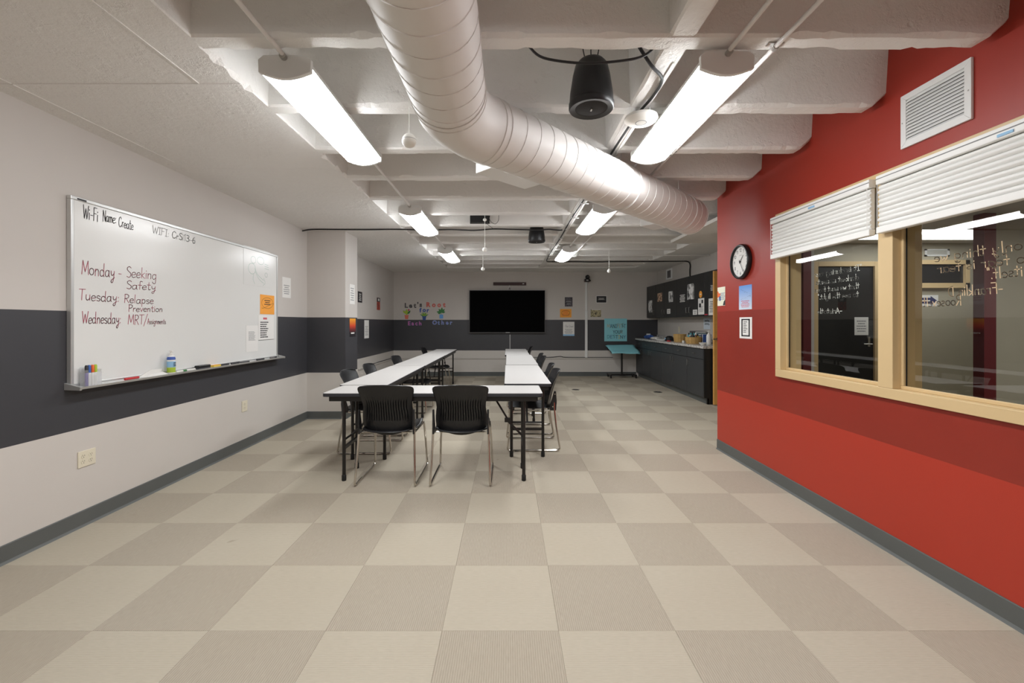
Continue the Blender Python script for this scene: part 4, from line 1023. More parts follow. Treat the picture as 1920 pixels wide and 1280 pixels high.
t = thing('eraser', 'black felt eraser in the whiteboard tray', 'eraser', FL.p(ut(367), ZY+.004, .062)); MB().box((-.022, -.075, .012), (.022, .075, .034)).build('grip', 'black_plastic', t, local=True, bevel=.006); MB().box((-.02, -.073, 0), (.02, .073, .012)).build('felt', 'c_darkgray', t, local=True)
t = thing('sticky_pad', 'small yellow sticky pad in the tray beside the eraser', 'sticky pad', FL.p(ut(391.5), ZY+.004, .06)); MB().box((-.02, -.05, 0), (.02, .05, .018)).build('pad', 'c_yellow', t, local=True); MB().box((-.019, -.049, .018), (.019, .049, .019)).build('top_sheet', 'orange_paper', t, local=True)
t = thing('paper_wipe', 'folded white paper wipe propped in the tray', 'wipe', FL.p(ut(275), ZY+.004, .05)); MB().prism([(-.02, -.12, 0), (-.02, .08, 0), (-.016, .10, .045), (-.014, -.01, .05)], (.006, 0, 0)).prism([(-.01, -.10, 0), (.03, -.08, 0), (.028, .11, .002), (-.01, .10, .02)], (0, 0, .003)).build('fold', 'paper', t, local=True)
t = thing('spray_bottle', 'white cleaner bottle with green and blue label in the tray', 'bottle', FL.p(ut(305.5), ZY+.003, .066))
MB().lathe([(.026, 0), (.028, .006), (.028, .125), (.022, .140), (.012, .146)], n=20).build('body', 'bottle_white', t, local=True, smooth=True)
MB().lathe([(.0285, .012), (.0285, .052)], n=20, capb=False, capt=False).build('green_label', 'c_lime', t, local=True, smooth=True)
MB().lathe([(.0285, .053), (.0285, .10)], n=20, capb=False, capt=False).build('white_label', 'c_lightblue', t, local=True, smooth=True)
MB().lathe([(.0286, .112), (.0284, .124), (.024, .136)], n=20, capb=False, capt=False).build('blue_shoulder', 'c_royal', t, local=True, smooth=True)
MB().lathe([(.013, .145), (.013, .162), (.007, .164), (.007, .172), (.012, .174), (.012, .186)], n=14).build('spray_top', 'bottle_white', t, local=True, smooth=True)
m = MB()
for k in range(3): m.box((.0288, -.012, .06+.012*k), (.0292, .012, .066+.012*k))
m.build('label_print', 'ink_black', t, local=True)
uh = ut(151.5)
t = thing('marker_holder', 'clear plastic cup holding coloured markers at the tray end', 'holder', FL.p(uh, ZY+.004, .066))
m = MB()
for a, b in (((-.028, -.045, 0), (-.026, .045, .125)), ((.026, -.045, 0), (.028, .045, .085)), ((-.026, -.045, 0), (.026, -.043, .105)), ((-.026, .043, 0), (.026, .045, .105)), ((-.026, -.043, 0), (.026, .043, .002))): m.box(a, b)
m.build('cup', 'clear_plastic', t, local=True)
for k, (y, c, wd_, b) in enumerate(((-.03, 'c_charcoal', 'purple-grey', 'c_purple'), (-.012, 'c_blue', 'blue', 'bottle_white'), (.010, 'c_orange', 'orange', 'bottle_white'), (.030, 'c_lime', 'lime green', 'bottle_white'))):
    q = thing('upright_marker', '%s-capped marker standing in the clear cup' % wd_, 'marker', FL.p(uh+y, ZY+.0065, .066), group='markers in the clear cup')
    MB().lathe([(.008, 0), (.0085, .004), (.0085, .085), (.008, .087)], n=12).build('barrel', b, q, local=True, smooth=True)
    MB().lathe([(.0092, .083), (.0092, .125), (.006, .132)], n=12).build('marker_cap', c, q, local=True, smooth=True)

# ================================================================== LEFT WALL, COLUMN, ALCOVE
def outlet(F, box, label, n):
    u0, u1, v0, v1 = box; t = thing('wall_outlet', label, 'outlet', F.p((u0+u1)/2, v0, 0), group='wall outlets')
    MB().fbox(F, u0, u1, v0, v1, .0005, .006).build('cover_plate', 'ceramic_ivory', t, bevel=.002)
    W, H = u1-u0, v1-v0
    for i in range(n):
        for k in range(2):
            cu, cv = u0+W*(i+.5)/n+(0 if n == 1 else (.5-i)*W*.08), v0+H*(.33+.34*k); r = min(H*.15, .0175)
            f = MB().cyl(F.p(cu, cv, .005), F.p(cu, cv, .0078), r, 18).build('receptacle', 'ceramic_ivory', t)
            MB().fbox(F, cu-r*.45, cu-r*.3, cv, cv+r*.5, .0078, .0081).fbox(F, cu+r*.3, cu+r*.45, cv, cv+r*.5, .0078, .0081).cyl(F.p(cu, cv-r*.45, .0078), F.p(cu, cv-r*.45, .0081), r*.16, 8).build('slots', 'slot_dark', f)
outlet(FL, rect(FL, 145, 843, 178, 873), 'ivory four-socket outlet plate low on the left wall', 2)
outlet(FL, rect(FL, 453, 751, 463, 771), 'ivory two-socket outlet plate below the whiteboard end', 1)
outlet(FK, rect(FK, 1271.8, 612, 1275.4, 623.5), 'ivory outlet plate above the counter behind the baskets', 1)
def notice(F, x0, y0, x1, y1, label, cat='notice', m='paper', ink='ink_black', rows=5, inset=.15, name='notice_sheet', seed=1, fill=.4, top=.15, bot=.15, off=.0008):
    b = rect(F, x0, y0, x1, y1); t = sheet(F, b, name, label, cat, m, off=off)
    u0, u1, v0, v1 = b; W, H = u1-u0, v1-v0
    if rows: textlines(MB(), F, u0+W*inset, u1-W*inset, v0+H*bot, v1-H*top, rows, off+.0016, fill, center=True, seed=seed).build('print', ink, t)
    return t, b
notice(FL, 529, 520, 545, 558, 'white card on the wall right of the whiteboard', 'card', rows=5, ink='ink_gray', top=.35)
notice(FCS, 655.5, 533, 665, 570, 'white printed page high on the column side', rows=6, ink='ink_gray')
notice(FCS, 655.5, 597, 666.5, 631, 'orange sunset poster on the dark column band', 'poster', 'sunset_print', 'ink_white', 1, .2, 'poster', fill=.5, top=.72, bot=.12)
notice(FA, 670.8, 546.5, 679, 567, 'dark square sign beside the column edge', 'sign', 'c_charcoal', 'ink_white', 4, .25, 'sign')
t, b = notice(FA, 706.5, 558, 712.5, 581, 'small red and black picture on the alcove wall', 'picture', 'redphoto_print', rows=0, name='picture')
u0, u1, v0, v1 = b; MB().fbox(FA, u0, u1, v1-.09, v1, .002, .003).build('dark_header', 'c_charcoal', t); MB().fbox(FA, u0+.08, u1-.06, v1-.07, v1-.02, .003, .0034).build('header_print', 'ink_white', t)
notice(FA, 683, 600, 691.5, 634, 'white page on the dark alcove band', rows=6, ink='ink_gray', top=.3)

# ================================================================== BACK WALL
tv = thing('television', 'large wall-mounted black flat television', 'television', FB.p(-.012, 1.07, .1))
TVF = Frame((0, YB-.10, 0), (1, 0, 0), (0, -1, 0)); b = rect(TVF, 880, 544, 1022, 624)
MB().fbox(TVF, b[0], b[1], b[2], b[3], -.05, -.004).build('housing', 'black_plastic', tv, bevel=.005)
MB().fbox(TVF, b[0]+.012, b[1]-.012, b[2]+.022, b[3]-.012, -.004, -.0025).build('screen', 'tv_screen', tv)
m = MB(); e = .004
m.fbox(TVF, b[0]-.001, b[1]+.001, b[3]-.004, b[3]+.001, -.05, .0); m.fbox(TVF, b[0]-.001, b[0]+e, b[2], b[3], -.05, 0); m.fbox(TVF, b[1]-e, b[1]+.001, b[2], b[3], -.05, 0); m.fbox(TVF, b[0], b[1], b[2]-.001, b[2]+.006, -.05, 0)
m.build('bezel', 'c_gray', tv)
MB().fbox(TVF, -.05, .05, b[2]+.006, b[2]+.016, -.004, -.001).build('logo_plate', 'alu', tv)
MB().fbox(TVF, -.35, .35, 1.2, 1.8, -.0985, -.05).build('wall_bracket', 'black_metal', tv)
t = thing('sensor_bar', 'dark brown bar mounted on the wall above the television', 'bar', FB.p(.05, 2.2, .0)); b = rect(FB, 925, 529.5, 986.5, 535)
MB().fbox(FB, b[0], b[1], b[2], b[3], .0, .05).build('bar', 'brown_bar', t, bevel=.004); MB().fbox(FB, b[0]-.02, b[0]-.001, b[2]+.004, b[3]-.004, 0, .045).build('end_block', 'plain_wall', t); MB().fbox(FB, b[1]+.001, b[1]+.02, b[2]+.004, b[3]-.004, 0, .045).build('end_block', 'plain_wall', t)
MB().fbox(FB, b[1]-.09, b[1]-.05, b[2]+.03, b[2]+.045, .05, .051).build('badge', 'alu', t)
t = thing('cable_loop', 'white cable loop hanging between the brown bar and television', 'cable', FB.p(.045, 2.12, 0))
MB().tube(catmull([FB.p(.045, b[2], .03), FB.p(.03, b[2]-.04, .035), FB.p(-.005, b[2]-.10, .03), FB.p(-.005, b[2]-.15, .03)]), .006, 6).build('left_strand', 'white_metal', t); MB().tube(catmull([FB.p(.045, b[2], .03), FB.p(.07, b[2]-.04, .035), FB.p(.10, b[2]-.10, .03), FB.p(.10, b[2]-.15, .03)]), .006, 6).build('right_strand', 'white_metal', t)
MB().fbox(FB, .035, .06, b[2]-.10, b[2]-.06, .02, .03).build('tag', 'c_gray', t)
t = MB().fbox(FB, .05, .062, .435, 1.03, .0, .012).build('cable_raceway', 'white_metal', bevel=.002); tag(t, 'thin white raceway dropping from below the television', 'raceway')
b = rect(FB, 1096.7, 528, 1101.3, 670)
t = thing('cable_raceway', 'tall white vertical raceway under the wall camera', 'raceway', FB.p(1.95, b[2], 0)); MB().fbox(FB, b[0], b[1], b[2], 1.62, 0, .022).build('lower_length', 'white_metal', t, bevel=.003); MB().fbox(FB, b[0]+.003, b[1]-.003, 1.622, b[3], 0, .02).build('upper_length', 'white_metal', t, bevel=.003)
t = thing('wall_camera', 'black conference camera on a bracket near the ceiling', 'camera', FB.p(1.955, 2.32, 0)); cu = dpt(FB, 1100.5, 520)[0]
MB().fbox(FB, cu-.075, cu+.05, 2.325, 2.40, .0, .14).build('camera_base', 'black_plastic', t, bevel=.01); MB().fbox(FB, cu-.04, cu+.01, 2.35, 2.375, .14, .142).build('badge', 'alu', t)
MB().ball(FB.p(cu, 2.445, .08), .055, 18).build('camera_head', 'black_plastic', t, smooth=True); MB().cyl(FB.p(cu, 2.445, .125), FB.p(cu, 2.445, .15), .028, 16).build('lens_barrel', 'black_matte', t); MB().cyl(FB.p(cu, 2.445, .15), FB.p(cu, 2.445, .152), .014, 12).build('lens', 'c_gray', t); MB().cyl(FB.p(cu+.05, 2.36, .1), FB.p(cu+.075, 2.355, .1), .016, 10).build('side_knob', 'black_matte', t)
t = MB().fbox(FB, XA+.002, 3.17, .425, .455, 0, .018).build('wall_raceway', 'plain_wall', bevel=.003); tag(t, 'long beige horizontal raceway low on the back wall', 'raceway')
cable('wall_cable', 'black cable lying along the low back-wall raceway', [FB.p(.3, .463, .012), FB.p(.9, .463, .012), FB.p(1.1, .47, .014), FB.p(1.3, .49, .016), FB.p(1.45, .466, .014), FB.p(2.0, .463, .012), FB.p(2.6, .463, .012)], .0075)
t = cable('wall_cable', 'thin dark cable along the raceway behind the left tables', [FA.p(9.0, .463, .012), FA.p(9.9, .463, .012), FA.p(10.7, .464, .02)], .007)
t = MB().fbox(FA, 8.2, YB-.03, .425, .455, 0, .018).build('wall_raceway', 'plain_wall', bevel=.003); tag(t, 'beige horizontal raceway low on the alcove wall', 'raceway')
notice(FB, 1059, 557, 1073.5, 574.5, 'dark grey picture above the orange card on the back wall', 'picture', 'dark_print', 'ink_gray', 2, .15, 'picture', fill=.5, top=.35)
t, b = notice(FB, 1050, 579, 1071.5, 595, 'orange card left of the tall white raceway', 'card', 'orange_paper', 'c_orange', 4, .2, 'card')
m = MB(); u0, u1, v0, v1 = b; W_, H_ = u1-u0, v1-v0; sk(loop(.5, .52, .36, .30, 14), m, FB, .0028, .006); m.build('bubble_outline', 'c_brown', t)
t, b = notice(FB, 1055.7, 603, 1077, 629.5, 'white letter with blue-grey lower edge on the dark band', 'letter', rows=5, ink='ink_gray', top=.5, bot=.14)
MB().fbox(FB, b[0], b[1], b[2], b[2]+.04, .0021, .0026).build('blue_footer', 'c_lightblue', t); strokes(MB(), FB, 'Our Lives', b[0]+.05, b[1]-.03, b[3]-.135, .055, .004, n=.003, slant=.2).build('script_heading', 'ink_gray', t)
t, b = notice(FB, 1118.5, 555, 1136.8, 567, 'black card with white words right of the raceway', 'card', 'ink_black', 'ink_white', 3, .15, 'card', top=.25, bot=.4)
MB().fbox(FB, b[0]-.012, b[1]+.012, b[2]-.012, b[3]+.012, .0002, .0007).build('white_border', 'paper', t)
t, b = notice(FB, 1107.5, 580, 1127, 594, 'sepia landscape picture beside the tall white raceway', 'picture', 'sepia_print', rows=0, name='picture')
MB().fbox(FB, b[0]+.02, b[1]-.01, b[3]-.012, b[3], .0022, .003).build('pale_top_edge', 'paper', t); MB().fbox(FB, b[0]+.12, b[0]+.14, b[2]+.05, b[2]+.11, .0022, .003).build('figure', 'c_charcoal', t)
# hand-lettered blue poster
b = rect(FB, 1133, 597, 1175.5, 639.5); t = sheet(FB, b, 'poster', 'light blue hand-lettered poster on the dark back-wall band', 'poster', 'blue_paper', th=.003, off=.001)
def pw(text, x0, x1, py, cap, ms):
    u0, v = dpt(FB, x0, py); u1 = dpt(FB, x1, py)[0]; tot = sum(GL[c][0] for c in text); x = u0
    for c, mm in zip(text, ms):
        w_ = GL[c][0]/tot*(u1-u0)
        if c != ' ': strokes(MB(), FB, c, x, x+w_*.92, v, cap, .0095, n=.0048, slant=0, jit=.6).build('painted_letter', mm, t)
        x += w_
pw('MANIFEST', 1138, 1174, 614, .085, ['c_tanpaper', 'c_navy', 'c_charcoal', 'c_navy', 'c_sepia', 'c_tanpaper', 'c_tanpaper', 'c_navy'])
pw('YOUR', 1149, 1168, 624.5, .075, ['c_navy', 'c_navy', 'c_charcoal', 'c_sepia']); pw('DESTINY', 1138, 1173.5, 634, .075, ['c_teal', 'c_cobalt', 'c_teal', 'c_charcoal', 'c_yellow', 'c_charcoal', 'c_cobalt'])

# paper letters and plants: each its own cutout
def text_mesh(ch, size, bold):
    cu = D.curves.new('letter', 'FONT'); cu.body = ch; cu.size = size; cu.offset = bold; cu.extrude = .0025; cu.resolution_u = 3
    o = D.objects.new('tmp', cu); COL.objects.link(o); dg = bpy.context.evaluated_depsgraph_get(); me = D.meshes.new_from_object(o.evaluated_get(dg)); D.objects.remove(o); D.curves.remove(cu); return me
ordw = ['first', 'second', 'third', 'fourth', 'fifth']
def letters(word, xs, pys, h, core, rim, cname):
    seen = {}
    for k, (c, px, py) in enumerate(zip(word, xs, pys)):
        u, v = dpt(FB, px, py)
        if c == "'": lb = '%s paper apostrophe in the word Let\'s on the back wall' % cname
        else: lb = '%s paper cutout letter %s, %s letter of the word %s' % (cname, c, ordw[k if k < 4 else 4], word)
        t = thing('paper_letter', lb, 'letter', FB.p(u, v, .001), group='paper letters on the back wall')
        for nm, mm, bold, z in (('letter_border', rim, h*.055, .003), ('letter_face', core, h*.0, .0075)):
            me = text_mesh(c, h*1.38, bold); me.materials.clear(); me.materials.append(M[mm])
            xsq = [p.co.x for p in me.vertices]; cx = (min(xsq)+max(xsq))/2
            for p in me.vertices: p.co = Vector((p.co.x-cx, -z+p.co.z*-1, p.co.y))
            for pl in me.polygons: pl.flip()
            o = D.objects.new(nm, me); COL.objects.link(o); o.parent = t
letters("Let's", [762, 770, 778, 783.5, 789], [576.5, 576.5, 576.5, 575, 575], .115, 'c_gray', 'c_charcoal', 'grey')
letters('Root', [803.5, 813.5, 823.5, 833], [575, 575, 575, 575], .115, 'c_salmon', 'c_crimson', 'red')
letters('for', [788.5, 795.5, 802.5], [585, 584.5, 585], .105, 'c_royal', 'c_cobalt', 'blue')
letters('Each', [767.5, 774, 781, 788], [609.5, 609.5, 609.5, 609.5], .10, 'c_pink', 'c_purple', 'pink')
letters('Other', [815, 822.5, 830, 838.5, 846], [608, 608, 608, 608, 608], .10, 'c_purple', 'c_lightblue', 'purple')
def plant(px, py, kind, label):
    u, v = dpt(FB, px, py); t = thing('paper_plant', label, 'cutout', FB.p(u, v, .001), group='paper potted plants on the back wall')
    pot = {'cactus': 'c_salmon', 'fern': 'c_cobalt', 'broad': 'c_skyblue'}[kind]
    if kind == 'broad': MB().box((-.045, -.006, 0), (.045, -.002, .10)).build('pot', pot, t, local=True)
    else: MB().prism([(-.036, -.002, 0), (.036, -.002, 0), (.046, -.002, .085), (-.046, -.002, .085)], (0, -.004, 0)).box((-.050, -.0075, .075), (.050, -.002, .10)).build('pot', pot, t, local=True)
    def leaf(x0, z0, a, L, W, mm, nm='leaf', y=-.003):
        P = []
        for i in range(13):
            q = i/12; P.append((q*L, W*math.sin(PI*q)))
        P = P+[(a_, -b_) for a_, b_ in P[::-1][1:-1]]
        MB().prism([(x0+p*math.cos(a)-q*math.sin(a), y, z0+p*math.sin(a)+q*math.cos(a)) for p, q in P], (0, -.003, 0)).build(nm, mm, t, local=True)
    if kind == 'cactus':
        leaf(0, .09, PI/2, .16, .035, 'c_lime'); leaf(-.02, .13, PI*.72, .11, .022, 'c_lime', y=-.004); leaf(.02, .12, PI*.28, .12, .022, 'c_leaf', y=-.005); leaf(.045, .20, PI*.4, .05, .02, 'c_crimson', 'flower', -.006)
    elif kind == 'fern':
        for k in range(7): leaf(0, .09, PI*(.15+.7*k/6), .12, .012, 'c_lime' if k % 2 else 'c_leaf', y=-.003-.0005*k)
    else:
        MB().box((-.004, -.005, .09), (.004, -.002, .17)).build('stem', 'c_leaf', t, local=True)
        for a, L in ((.95, .12), (.70, .11), (.45, .13), (.25, .12), (.05, .10), (1.1, .09)): leaf(0, .15, PI*a, L, .025, 'c_leaf', y=-.003-.001*a)
plant(762.5, 598, 'cactus', 'paper cutout of a green cactus in a salmon pot'); plant(795.5, 600, 'fern', 'paper cutout of a spiky plant in a blue pot'); plant(827.5, 597, 'broad', 'paper cutout of a broad-leaved plant in a pale blue pot')

# ================================================================== RED WALL
clk = thing('wall_clock', 'round black-rimmed wall clock on the red wall', 'clock', FR.p(-4.056, 1.28+.3, 0))
cu, cv = dpt(FR, 1392.5, 490.5); R = .163
def disc(u, v, prof, n=48):
    m = MB(); vs = []
    for r, h in prof: vs += [FR.p(u+r*math.cos(2*PI*k/n), v+r*math.sin(2*PI*k/n), h) for k in range(n)]
    fs = [(i*n+k, i*n+(k+1) % n, (i+1)*n+(k+1) % n, (i+1)*n+k) for i in range(len(prof)-1) for k in range(n)]
    return m.add(vs, fs)
disc(cu, cv, [(R-.004, .0005), (R, .006), (R, .03), (R-.007, .041), (R-.016, .042), (R-.020, .034), (R-.021, .018)]).build('rim', 'black_plastic', clk, smooth=True)
fc = disc(cu, cv, [(R-.018, .016), (R-.018, .020), (.0005, .020)]).build('dial', 'paper', clk)
for k in range(1, 13):
    a = PI/2-2*PI*k/12; s = str(k); r = .108; uu, vv = cu+r*math.cos(a), cv+r*math.sin(a); w_ = .012*len(s)
    strokes(MB(), FR, s, uu-w_*.75, uu+w_*.75, vv-.014, .028, .0042, n=.0204, slant=0, jit=0).build('numeral', 'ink_black', fc)
m = MB()
for k in range(60):
    a = 2*PI*k/60; r0, r1 = (.128 if k % 5 == 0 else .133), .140; c, s = math.cos(a), math.sin(a); tx, ty = -s*.0011, c*.0011
    m.add([FR.p(cu+r0*c+tx, cv+r0*s+ty, .0204), FR.p(cu+r1*c+tx, cv+r1*s+ty, .0204), FR.p(cu+r1*c-tx, cv+r1*s-ty, .0204), FR.p(cu+r0*c-tx, cv+r0*s-ty, .0204)], [(0, 1, 2, 3)])
m.build('minute_ticks', 'ink_black', fc)
def hand(a, L, wd, n, nm):
    c, s = math.cos(a), math.sin(a); tx, ty = -s*wd/2, c*wd/2; t0 = -.02
    MB().fpoly(FR, [(cu+t0*c+tx, cv+t0*s+ty), (cu+t0*c-tx, cv+t0*s-ty), (cu+L*c-tx*.6, cv+L*s-ty*.6), (cu+L*c+tx*.6, cv+L*s+ty*.6)], n, n+.0015).build(nm, 'ink_black', clk)
hand(PI/2-2*PI*(1.42/12), .075, .008, .024, 'hour_hand'); hand(PI/2-2*PI*25/60, .115, .006, .027, 'minute_hand')
disc(cu, cv, [(.007, .0203), (.007, .032), (.0003, .032)], 14).build('hub', 'ink_black', clk)
m = MB(); sk([(cu-.022+.0044*i, cv+.058+.004*(i % 2)) for i in range(11)], m, FR, .0204, .0018); m.build('dial_script', 'ink_gray', fc)
t, b = notice(FR, 1386, 534.5, 1410, 580, 'blue sky poster with birds below the wall clock', 'poster', 'sky_print', 'c_crimson', 5, .16, 'poster', top=.62, bot=.08)
m = MB(); u0, u1, v0, v1 = b; W_, H_ = u1-u0, v1-v0
for k in range(26):
    a = random.Random(k); q = a.random(); x_ = .06+.88*q; z_ = (.86-.30*q if k % 2 else .38+.16*q)+a.uniform(-.04, .04); s_ = .012
    pu, pv = fu(x_, z_); m.add([FR.p(pu-s_*.5, pv+.004, .0026), FR.p(pu, pv-.002, .0026), FR.p(pu+s_*.5, pv+.004, .0026), FR.p(pu, pv+.001, .0026)], [(0, 1, 2, 3)])
m.build('bird_flock', 'c_navy', t)
t, b = notice(FR, 1387, 594.5, 1410.3, 634.5, 'white card with black bordered text below the blue poster', 'card', rows=0, name='card')
u0, u1, v0, v1 = b; W_, H_ = u1-u0, v1-v0; m = MB(); q = .012
for a_, b_, c_, d_ in ((.16, .84, .86, .92), (.16, .84, .10, .16), (.16, .26, .10, .92), (.74, .84, .10, .92)): m.fbox(FR, u0+W_*a_, u0+W_*b_, v0+H_*c_, v0+H_*d_, .002, .0026)
m.build('black_border', 'ink_black', t); textlines(MB(), FR, u0+W_*.32, u1-W_*.34, v0+H_*.26, v0+H_*.82, 7, .0026, .4, seed=3).build('print', 'ink_black', t)
t, b = notice(FR, 1345.8, 538, 1360, 573, 'cream poster with orange and blue shapes at the red wall end', 'poster', 'c_cream', 'c_cobalt', 6, .0, 'poster', top=.30, bot=.30)
u0, u1, v0, v1 = b; W_, H_ = u1-u0, v1-v0
MB().fpoly(FR, [fu(0, .45), fu(.30, .50), fu(.42, .68), fu(.20, .66), fu(.08, .80), fu(0, .78)], .002, .003).build('orange_shape', 'c_orange', t); MB().fpoly(FR, [fu(.24, .28), fu(.42, .26), fu(.42, .52), fu(.24, .50)], .003, .0036).build('blue_shape', 'c_cobalt', t); MB().fpoly(FR, [fu(.72, .02), fu(1, .02), fu(1, .30), fu(.84, .22)], .002, .003).build('black_corner', 'ink_black', t)
# air grille
b = (-2.414, -2.046, 2.283, 2.575); u0, u1, v0, v1 = b
t = thing('air_grille', 'white louvred return-air grille high on the red wall', 'vent', FR.p((u0+u1)/2, v0, 0))
fw_ = .032
for P in ([(u0, v0), (u1, v0), (u1-fw_, v0+fw_), (u0+fw_, v0+fw_)], [(u0, v1), (u0+fw_, v1-fw_), (u1-fw_, v1-fw_), (u1, v1)], [(u0, v0), (u0+fw_, v0+fw_), (u0+fw_, v1-fw_), (u0, v1)], [(u1, v0), (u1, v1), (u1-fw_, v1-fw_), (u1-fw_, v0+fw_)]):
    MB().fpoly(FR, P, .0005, .014).build('frame_rail', 'white_metal', t, bevel=.002)
MB().fbox(FR, u0+fw_-.004, u1-fw_+.004, v0+fw_-.004, v1-fw_+.004, .0004, .001).build('backing', 'c_gray', t)
ns_ = 13; hh = (v1-v0-2*fw_)/ns_
for k in range(ns_):
    z = v0+fw_+k*hh
    MB().prism([FR.p(u0+fw_, z, .012), FR.p(u0+fw_, z+.003, .0125), FR.p(u0+fw_, z+hh*1.05, .003), FR.p(u0+fw_, z+hh*1.05-.003, .0022)], FR.U*(u1-u0-2*fw_)).build('louvre', 'white_metal', t)
for vv in (v0+.14,):
    for uu in (u0+.012, u1-.012): MB().cyl(FR.p(uu, vv, .014), FR.p(uu, vv, .0155), .004, 8).build('screw', 'brushed', t)
# blinds
def blind(y0, y1, label):
    t = thing('window_blind', label, 'blind', (XR-.045, (y0+y1)/2, 1.83), group='white window blinds')
    x0 = XR-.022
    MB().box((x0-.045, y0, 2.118), (x0, y1, 2.168)).build('headrail', 'blind_white', t, bevel=.004); MB().box((x0-.0475, y0, 2.146), (x0-.0445, y1, 2.150)).build('headrail_groove', 'ink_gray', t)
    n = 9; z1 = 2.114; z0 = 1.875; h = (z1-z0)/n
    for k in range(n):
        z = z0+k*h; pr = []
        for i in range(9): a = PI*i/8; pr.append((x0-.022-.011*math.sin(a)-(.004 if k % 3 == 1 else 0), z+h*(i/8)))
        pr += [(x0-.006, z+h), (x0-.006, z)]
        MB().prism([(a, y0+.004, c) for a, c in pr], (0, y1-y0-.008, 0)).build('slat', 'blind_white', t, smooth=True)
    MB().box((x0-.044, y0, 1.835), (x0-.004, y1, 1.873)).build('bottom_rail', 'blind_white', t, bevel=.005)
    c = (y0+y1)/2
    MB().box((x0-.049, c-.03, 2.125), (x0-.0445, c+.03, 2.137)).build('cord_clip', 'c_lightblue', t)
    for y in (y0+.012, y1-.012): MB().cyl((x0-.046, y, 1.87), (x0-.046, y, 2.12), .0015, 5).build('lift_cord', 'blind_white', t)
blind(2.562, 3.528, 'white raised blind over the left pane of the red-wall window'); blind(1.20, 2.515, 'white raised blind over the right pane of the red-wall window')
# corridor wall pieces seen through the glass
b = rect(FQ, 1721, 553, 1759, 574); t = sheet(FQ, b, 'arrow_sign', 'white sign with a dark blue arrow seen through the glass', 'sign', off=.001)
u0, u1, v0, v1 = b; W_, H_ = u1-u0, v1-v0
MB().fpoly(FQ, [fu(.08, .24), fu(.62, .24), fu(.62, .08), fu(.94, .5), fu(.62, .92), fu(.62, .76), fu(.08, .76)], .0023, .003).build('arrow', 'c_navy', t)
textlines(MB(), FQ, u0+W_*.15, u0+W_*.62, v0+H_*.38, v0+H_*.62, 1, .0036, .5).build('arrow_print', 'ink_white', t)
b = rect(FQ, 1733, 467, 1779, 480.5); u0, u1, v0, v1 = b; t = thing('corridor_vent', 'small white air vent seen through the right pane', 'vent', FQ.p((u0+u1)/2, v0, 0))
MB().fbox(FQ, u0, u1, v0, v0+.02, 0, .012).fbox(FQ, u0, u1, v1-.02, v1, 0, .012).fbox(FQ, u0, u0+.03, v0, v1, 0, .012).fbox(FQ, u1-.03, u1, v0, v1, 0, .012).build('frame', 'white_metal', t)
for k in range(4): z = v0+.022+k*.0155; MB().fbox(FQ, u0+.03, u1-.03, z, z+.008, .001, .008).build('louvre', 'white_metal', t)
FQD = Frame((0, YQ-.03, 0), (1, 0, 0), (0, -1, 0))
notice(FQD, 1602, 594.5, 1628, 628, 'white notice on the dark door behind the glass', ink='ink_gray', rows=5)

# ================================================================== KITCHEN WALL AND CABINET PAPERS  (photo window 1180..1360, 480..660 enlarged 7.11 times)
def z4(x, y): return 1180+x/7.111, 480+y/7.111
def cab(a, b, c, d, label, cat, m='paper', F=FU, **k):
    x0, y0 = z4(a, b); x1, y1 = z4(c, d); return notice(F, x0, y0, x1, y1, label, cat, m, **k)
cab(255, 592, 305, 750, 'curled black and white photo on the corner wall cabinet', 'photo', 'bw_print', rows=0, name='photo')
cab(377, 493, 436, 605, 'brown photo on the wall cabinet second from the corner', 'photo', 'brown_print', rows=0, name='photo')
cab(525, 468, 582, 612, 'black and white photo above the cabinet handles', 'photo', 'bw_print', rows=0, name='photo')
cab(503, 704, 547, 768, 'small white note beside the middle cabinet handles', 'note', rows=2, ink='ink_gray', name='note')
cab(668, 500, 752, 625, 'dark sign with white centred words on the wall cabinet', 'sign', 'c_charcoal', ink='ink_white', rows=6, inset=.08, name='sign', fill=.5, top=.08, bot=.08)
t, b = cab(790, 372, 864, 578, 'zebra-like black and white canvas on the wall cabinet', 'canvas', 'bw_print', rows=0, name='canvas_print')
MB().fbox(FU, b[0], b[1], b[2], b[3], .002, .024).build('canvas_block', 'bw_print', t)
x, y = z4(952, 510); uu, vv = dpt(FU, x, y); m = MB().cyl(FU.p(uu, vv, .001), FU.p(uu, vv, .003), .062, 24)
t = thing('sticker', 'round orange sticker on the wall cabinet', 'sticker', FU.p(uu, vv-.062, 0)); m.build('disc', 'orange_paper', t); MB().fbox(FU, uu-.03, uu+.03, vv-.008, vv+.008, .003, .0034).build('sticker_print', 'ink_white', t)
t, b = cab(918, 562, 1000, 778, 'tall white flyer with black picture corner on the wall cabinet', 'flyer', rows=5, ink='ink_gray', name='flyer', top=.48)
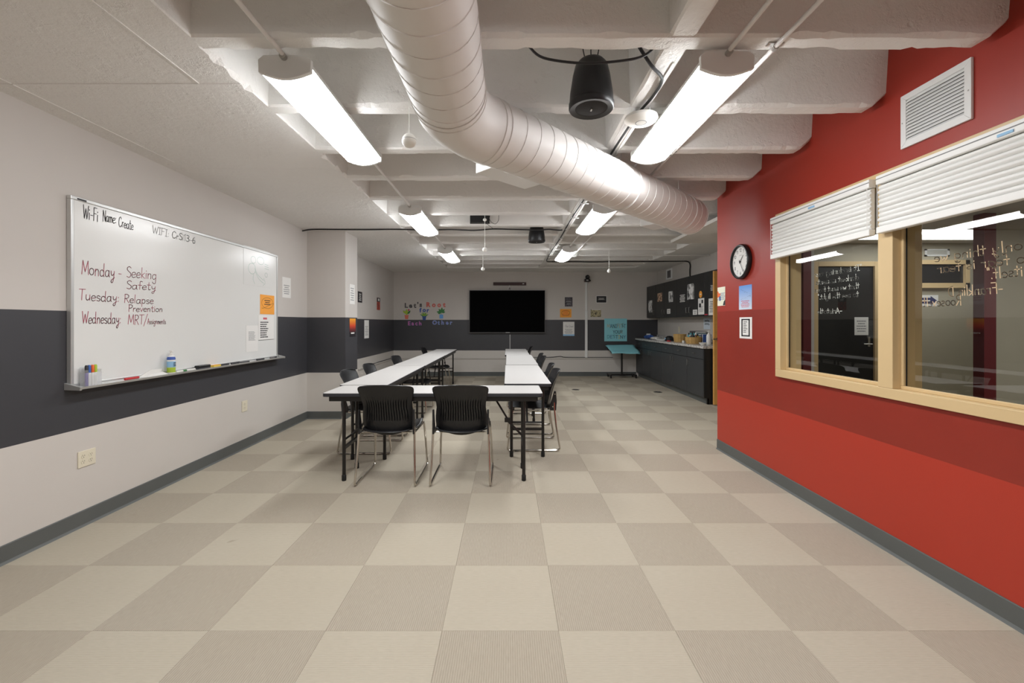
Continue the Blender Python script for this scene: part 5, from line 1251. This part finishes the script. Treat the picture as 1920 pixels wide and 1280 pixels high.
MB().fbox(FU, b[0]+.04, b[0]+.12, b[3]-.16, b[3]-.09, .0023, .003).fbox(FU, b[0]+.14, b[0]+.20, b[3]-.09, b[3]-.03, .0023, .003).build('black_picture', 'ink_black', t)
cab(848, 713, 905, 782, 'small white note left of the tall flyer', 'note', rows=2, ink='ink_gray', name='note')
cab(1058, 562, 1146, 786, 'white page of bold lines on the nearest wall cabinet', 'notice', rows=7, seed=5)
cab(1075, 350, 1146, 510, 'black quote card on the nearest wall cabinet', 'card', 'c_charcoal', ink='ink_white', rows=5, name='card', top=.2, bot=.3)
cab(1003, 772, 1044, 786, 'thin red label strip on the cabinet bottom edge', 'label', 'c_crimson', rows=0, name='label_strip')
t, b = cab(992, 822, 1080, 975, 'white page headed Lending Library below the wall cabinets', 'notice', 'c_paleblue', FK, rows=0)
W_, H_ = b[1]-b[0], b[3]-b[2]
strokes(MB(), FK, 'Lending', b[0]+W_*.12, b[1]-W_*.12, b[3]-H_*.30, H_*.15, .008, n=.0024, slant=0).build('heading', 'ink_black', t); strokes(MB(), FK, 'Library', b[0]+W_*.12, b[1]-W_*.12, b[3]-H_*.58, H_*.15, .008, n=.0024, slant=0).build('heading', 'ink_black', t)
x0, y0 = z4(497, 150); x1, y1 = z4(573, 330); b = rect(FK, x0, y0+3, x1, y1-3); u0, u1, v0, v1 = b
t = thing('transfer_grille', 'white framed grey grille above the wall cabinets', 'vent', FK.p((u0+u1)/2, v0, 0))
for a_, b_, c_, d_ in ((u0, u1, v0, v0+.035), (u0, u1, v1-.035, v1), (u0, u0+.06, v0+.035, v1-.035), (u1-.06, u1, v0+.035, v1-.035)): MB().fbox(FK, a_, b_, c_, d_, 0, .015).build('frame_rail', 'white_metal', t, bevel=.002)
MB().fbox(FK, u0+.06, u1-.06, v0+.035, v1-.035, 0, .004).build('backing', 'c_gray', t)
for k in range(9):
    z = v0+.04+k*(v1-v0-.08)/9; MB().fbox(FK, u0+.06, u1-.06, z, z+.008, .004, .010).build('louvre', 'c_gray', t)
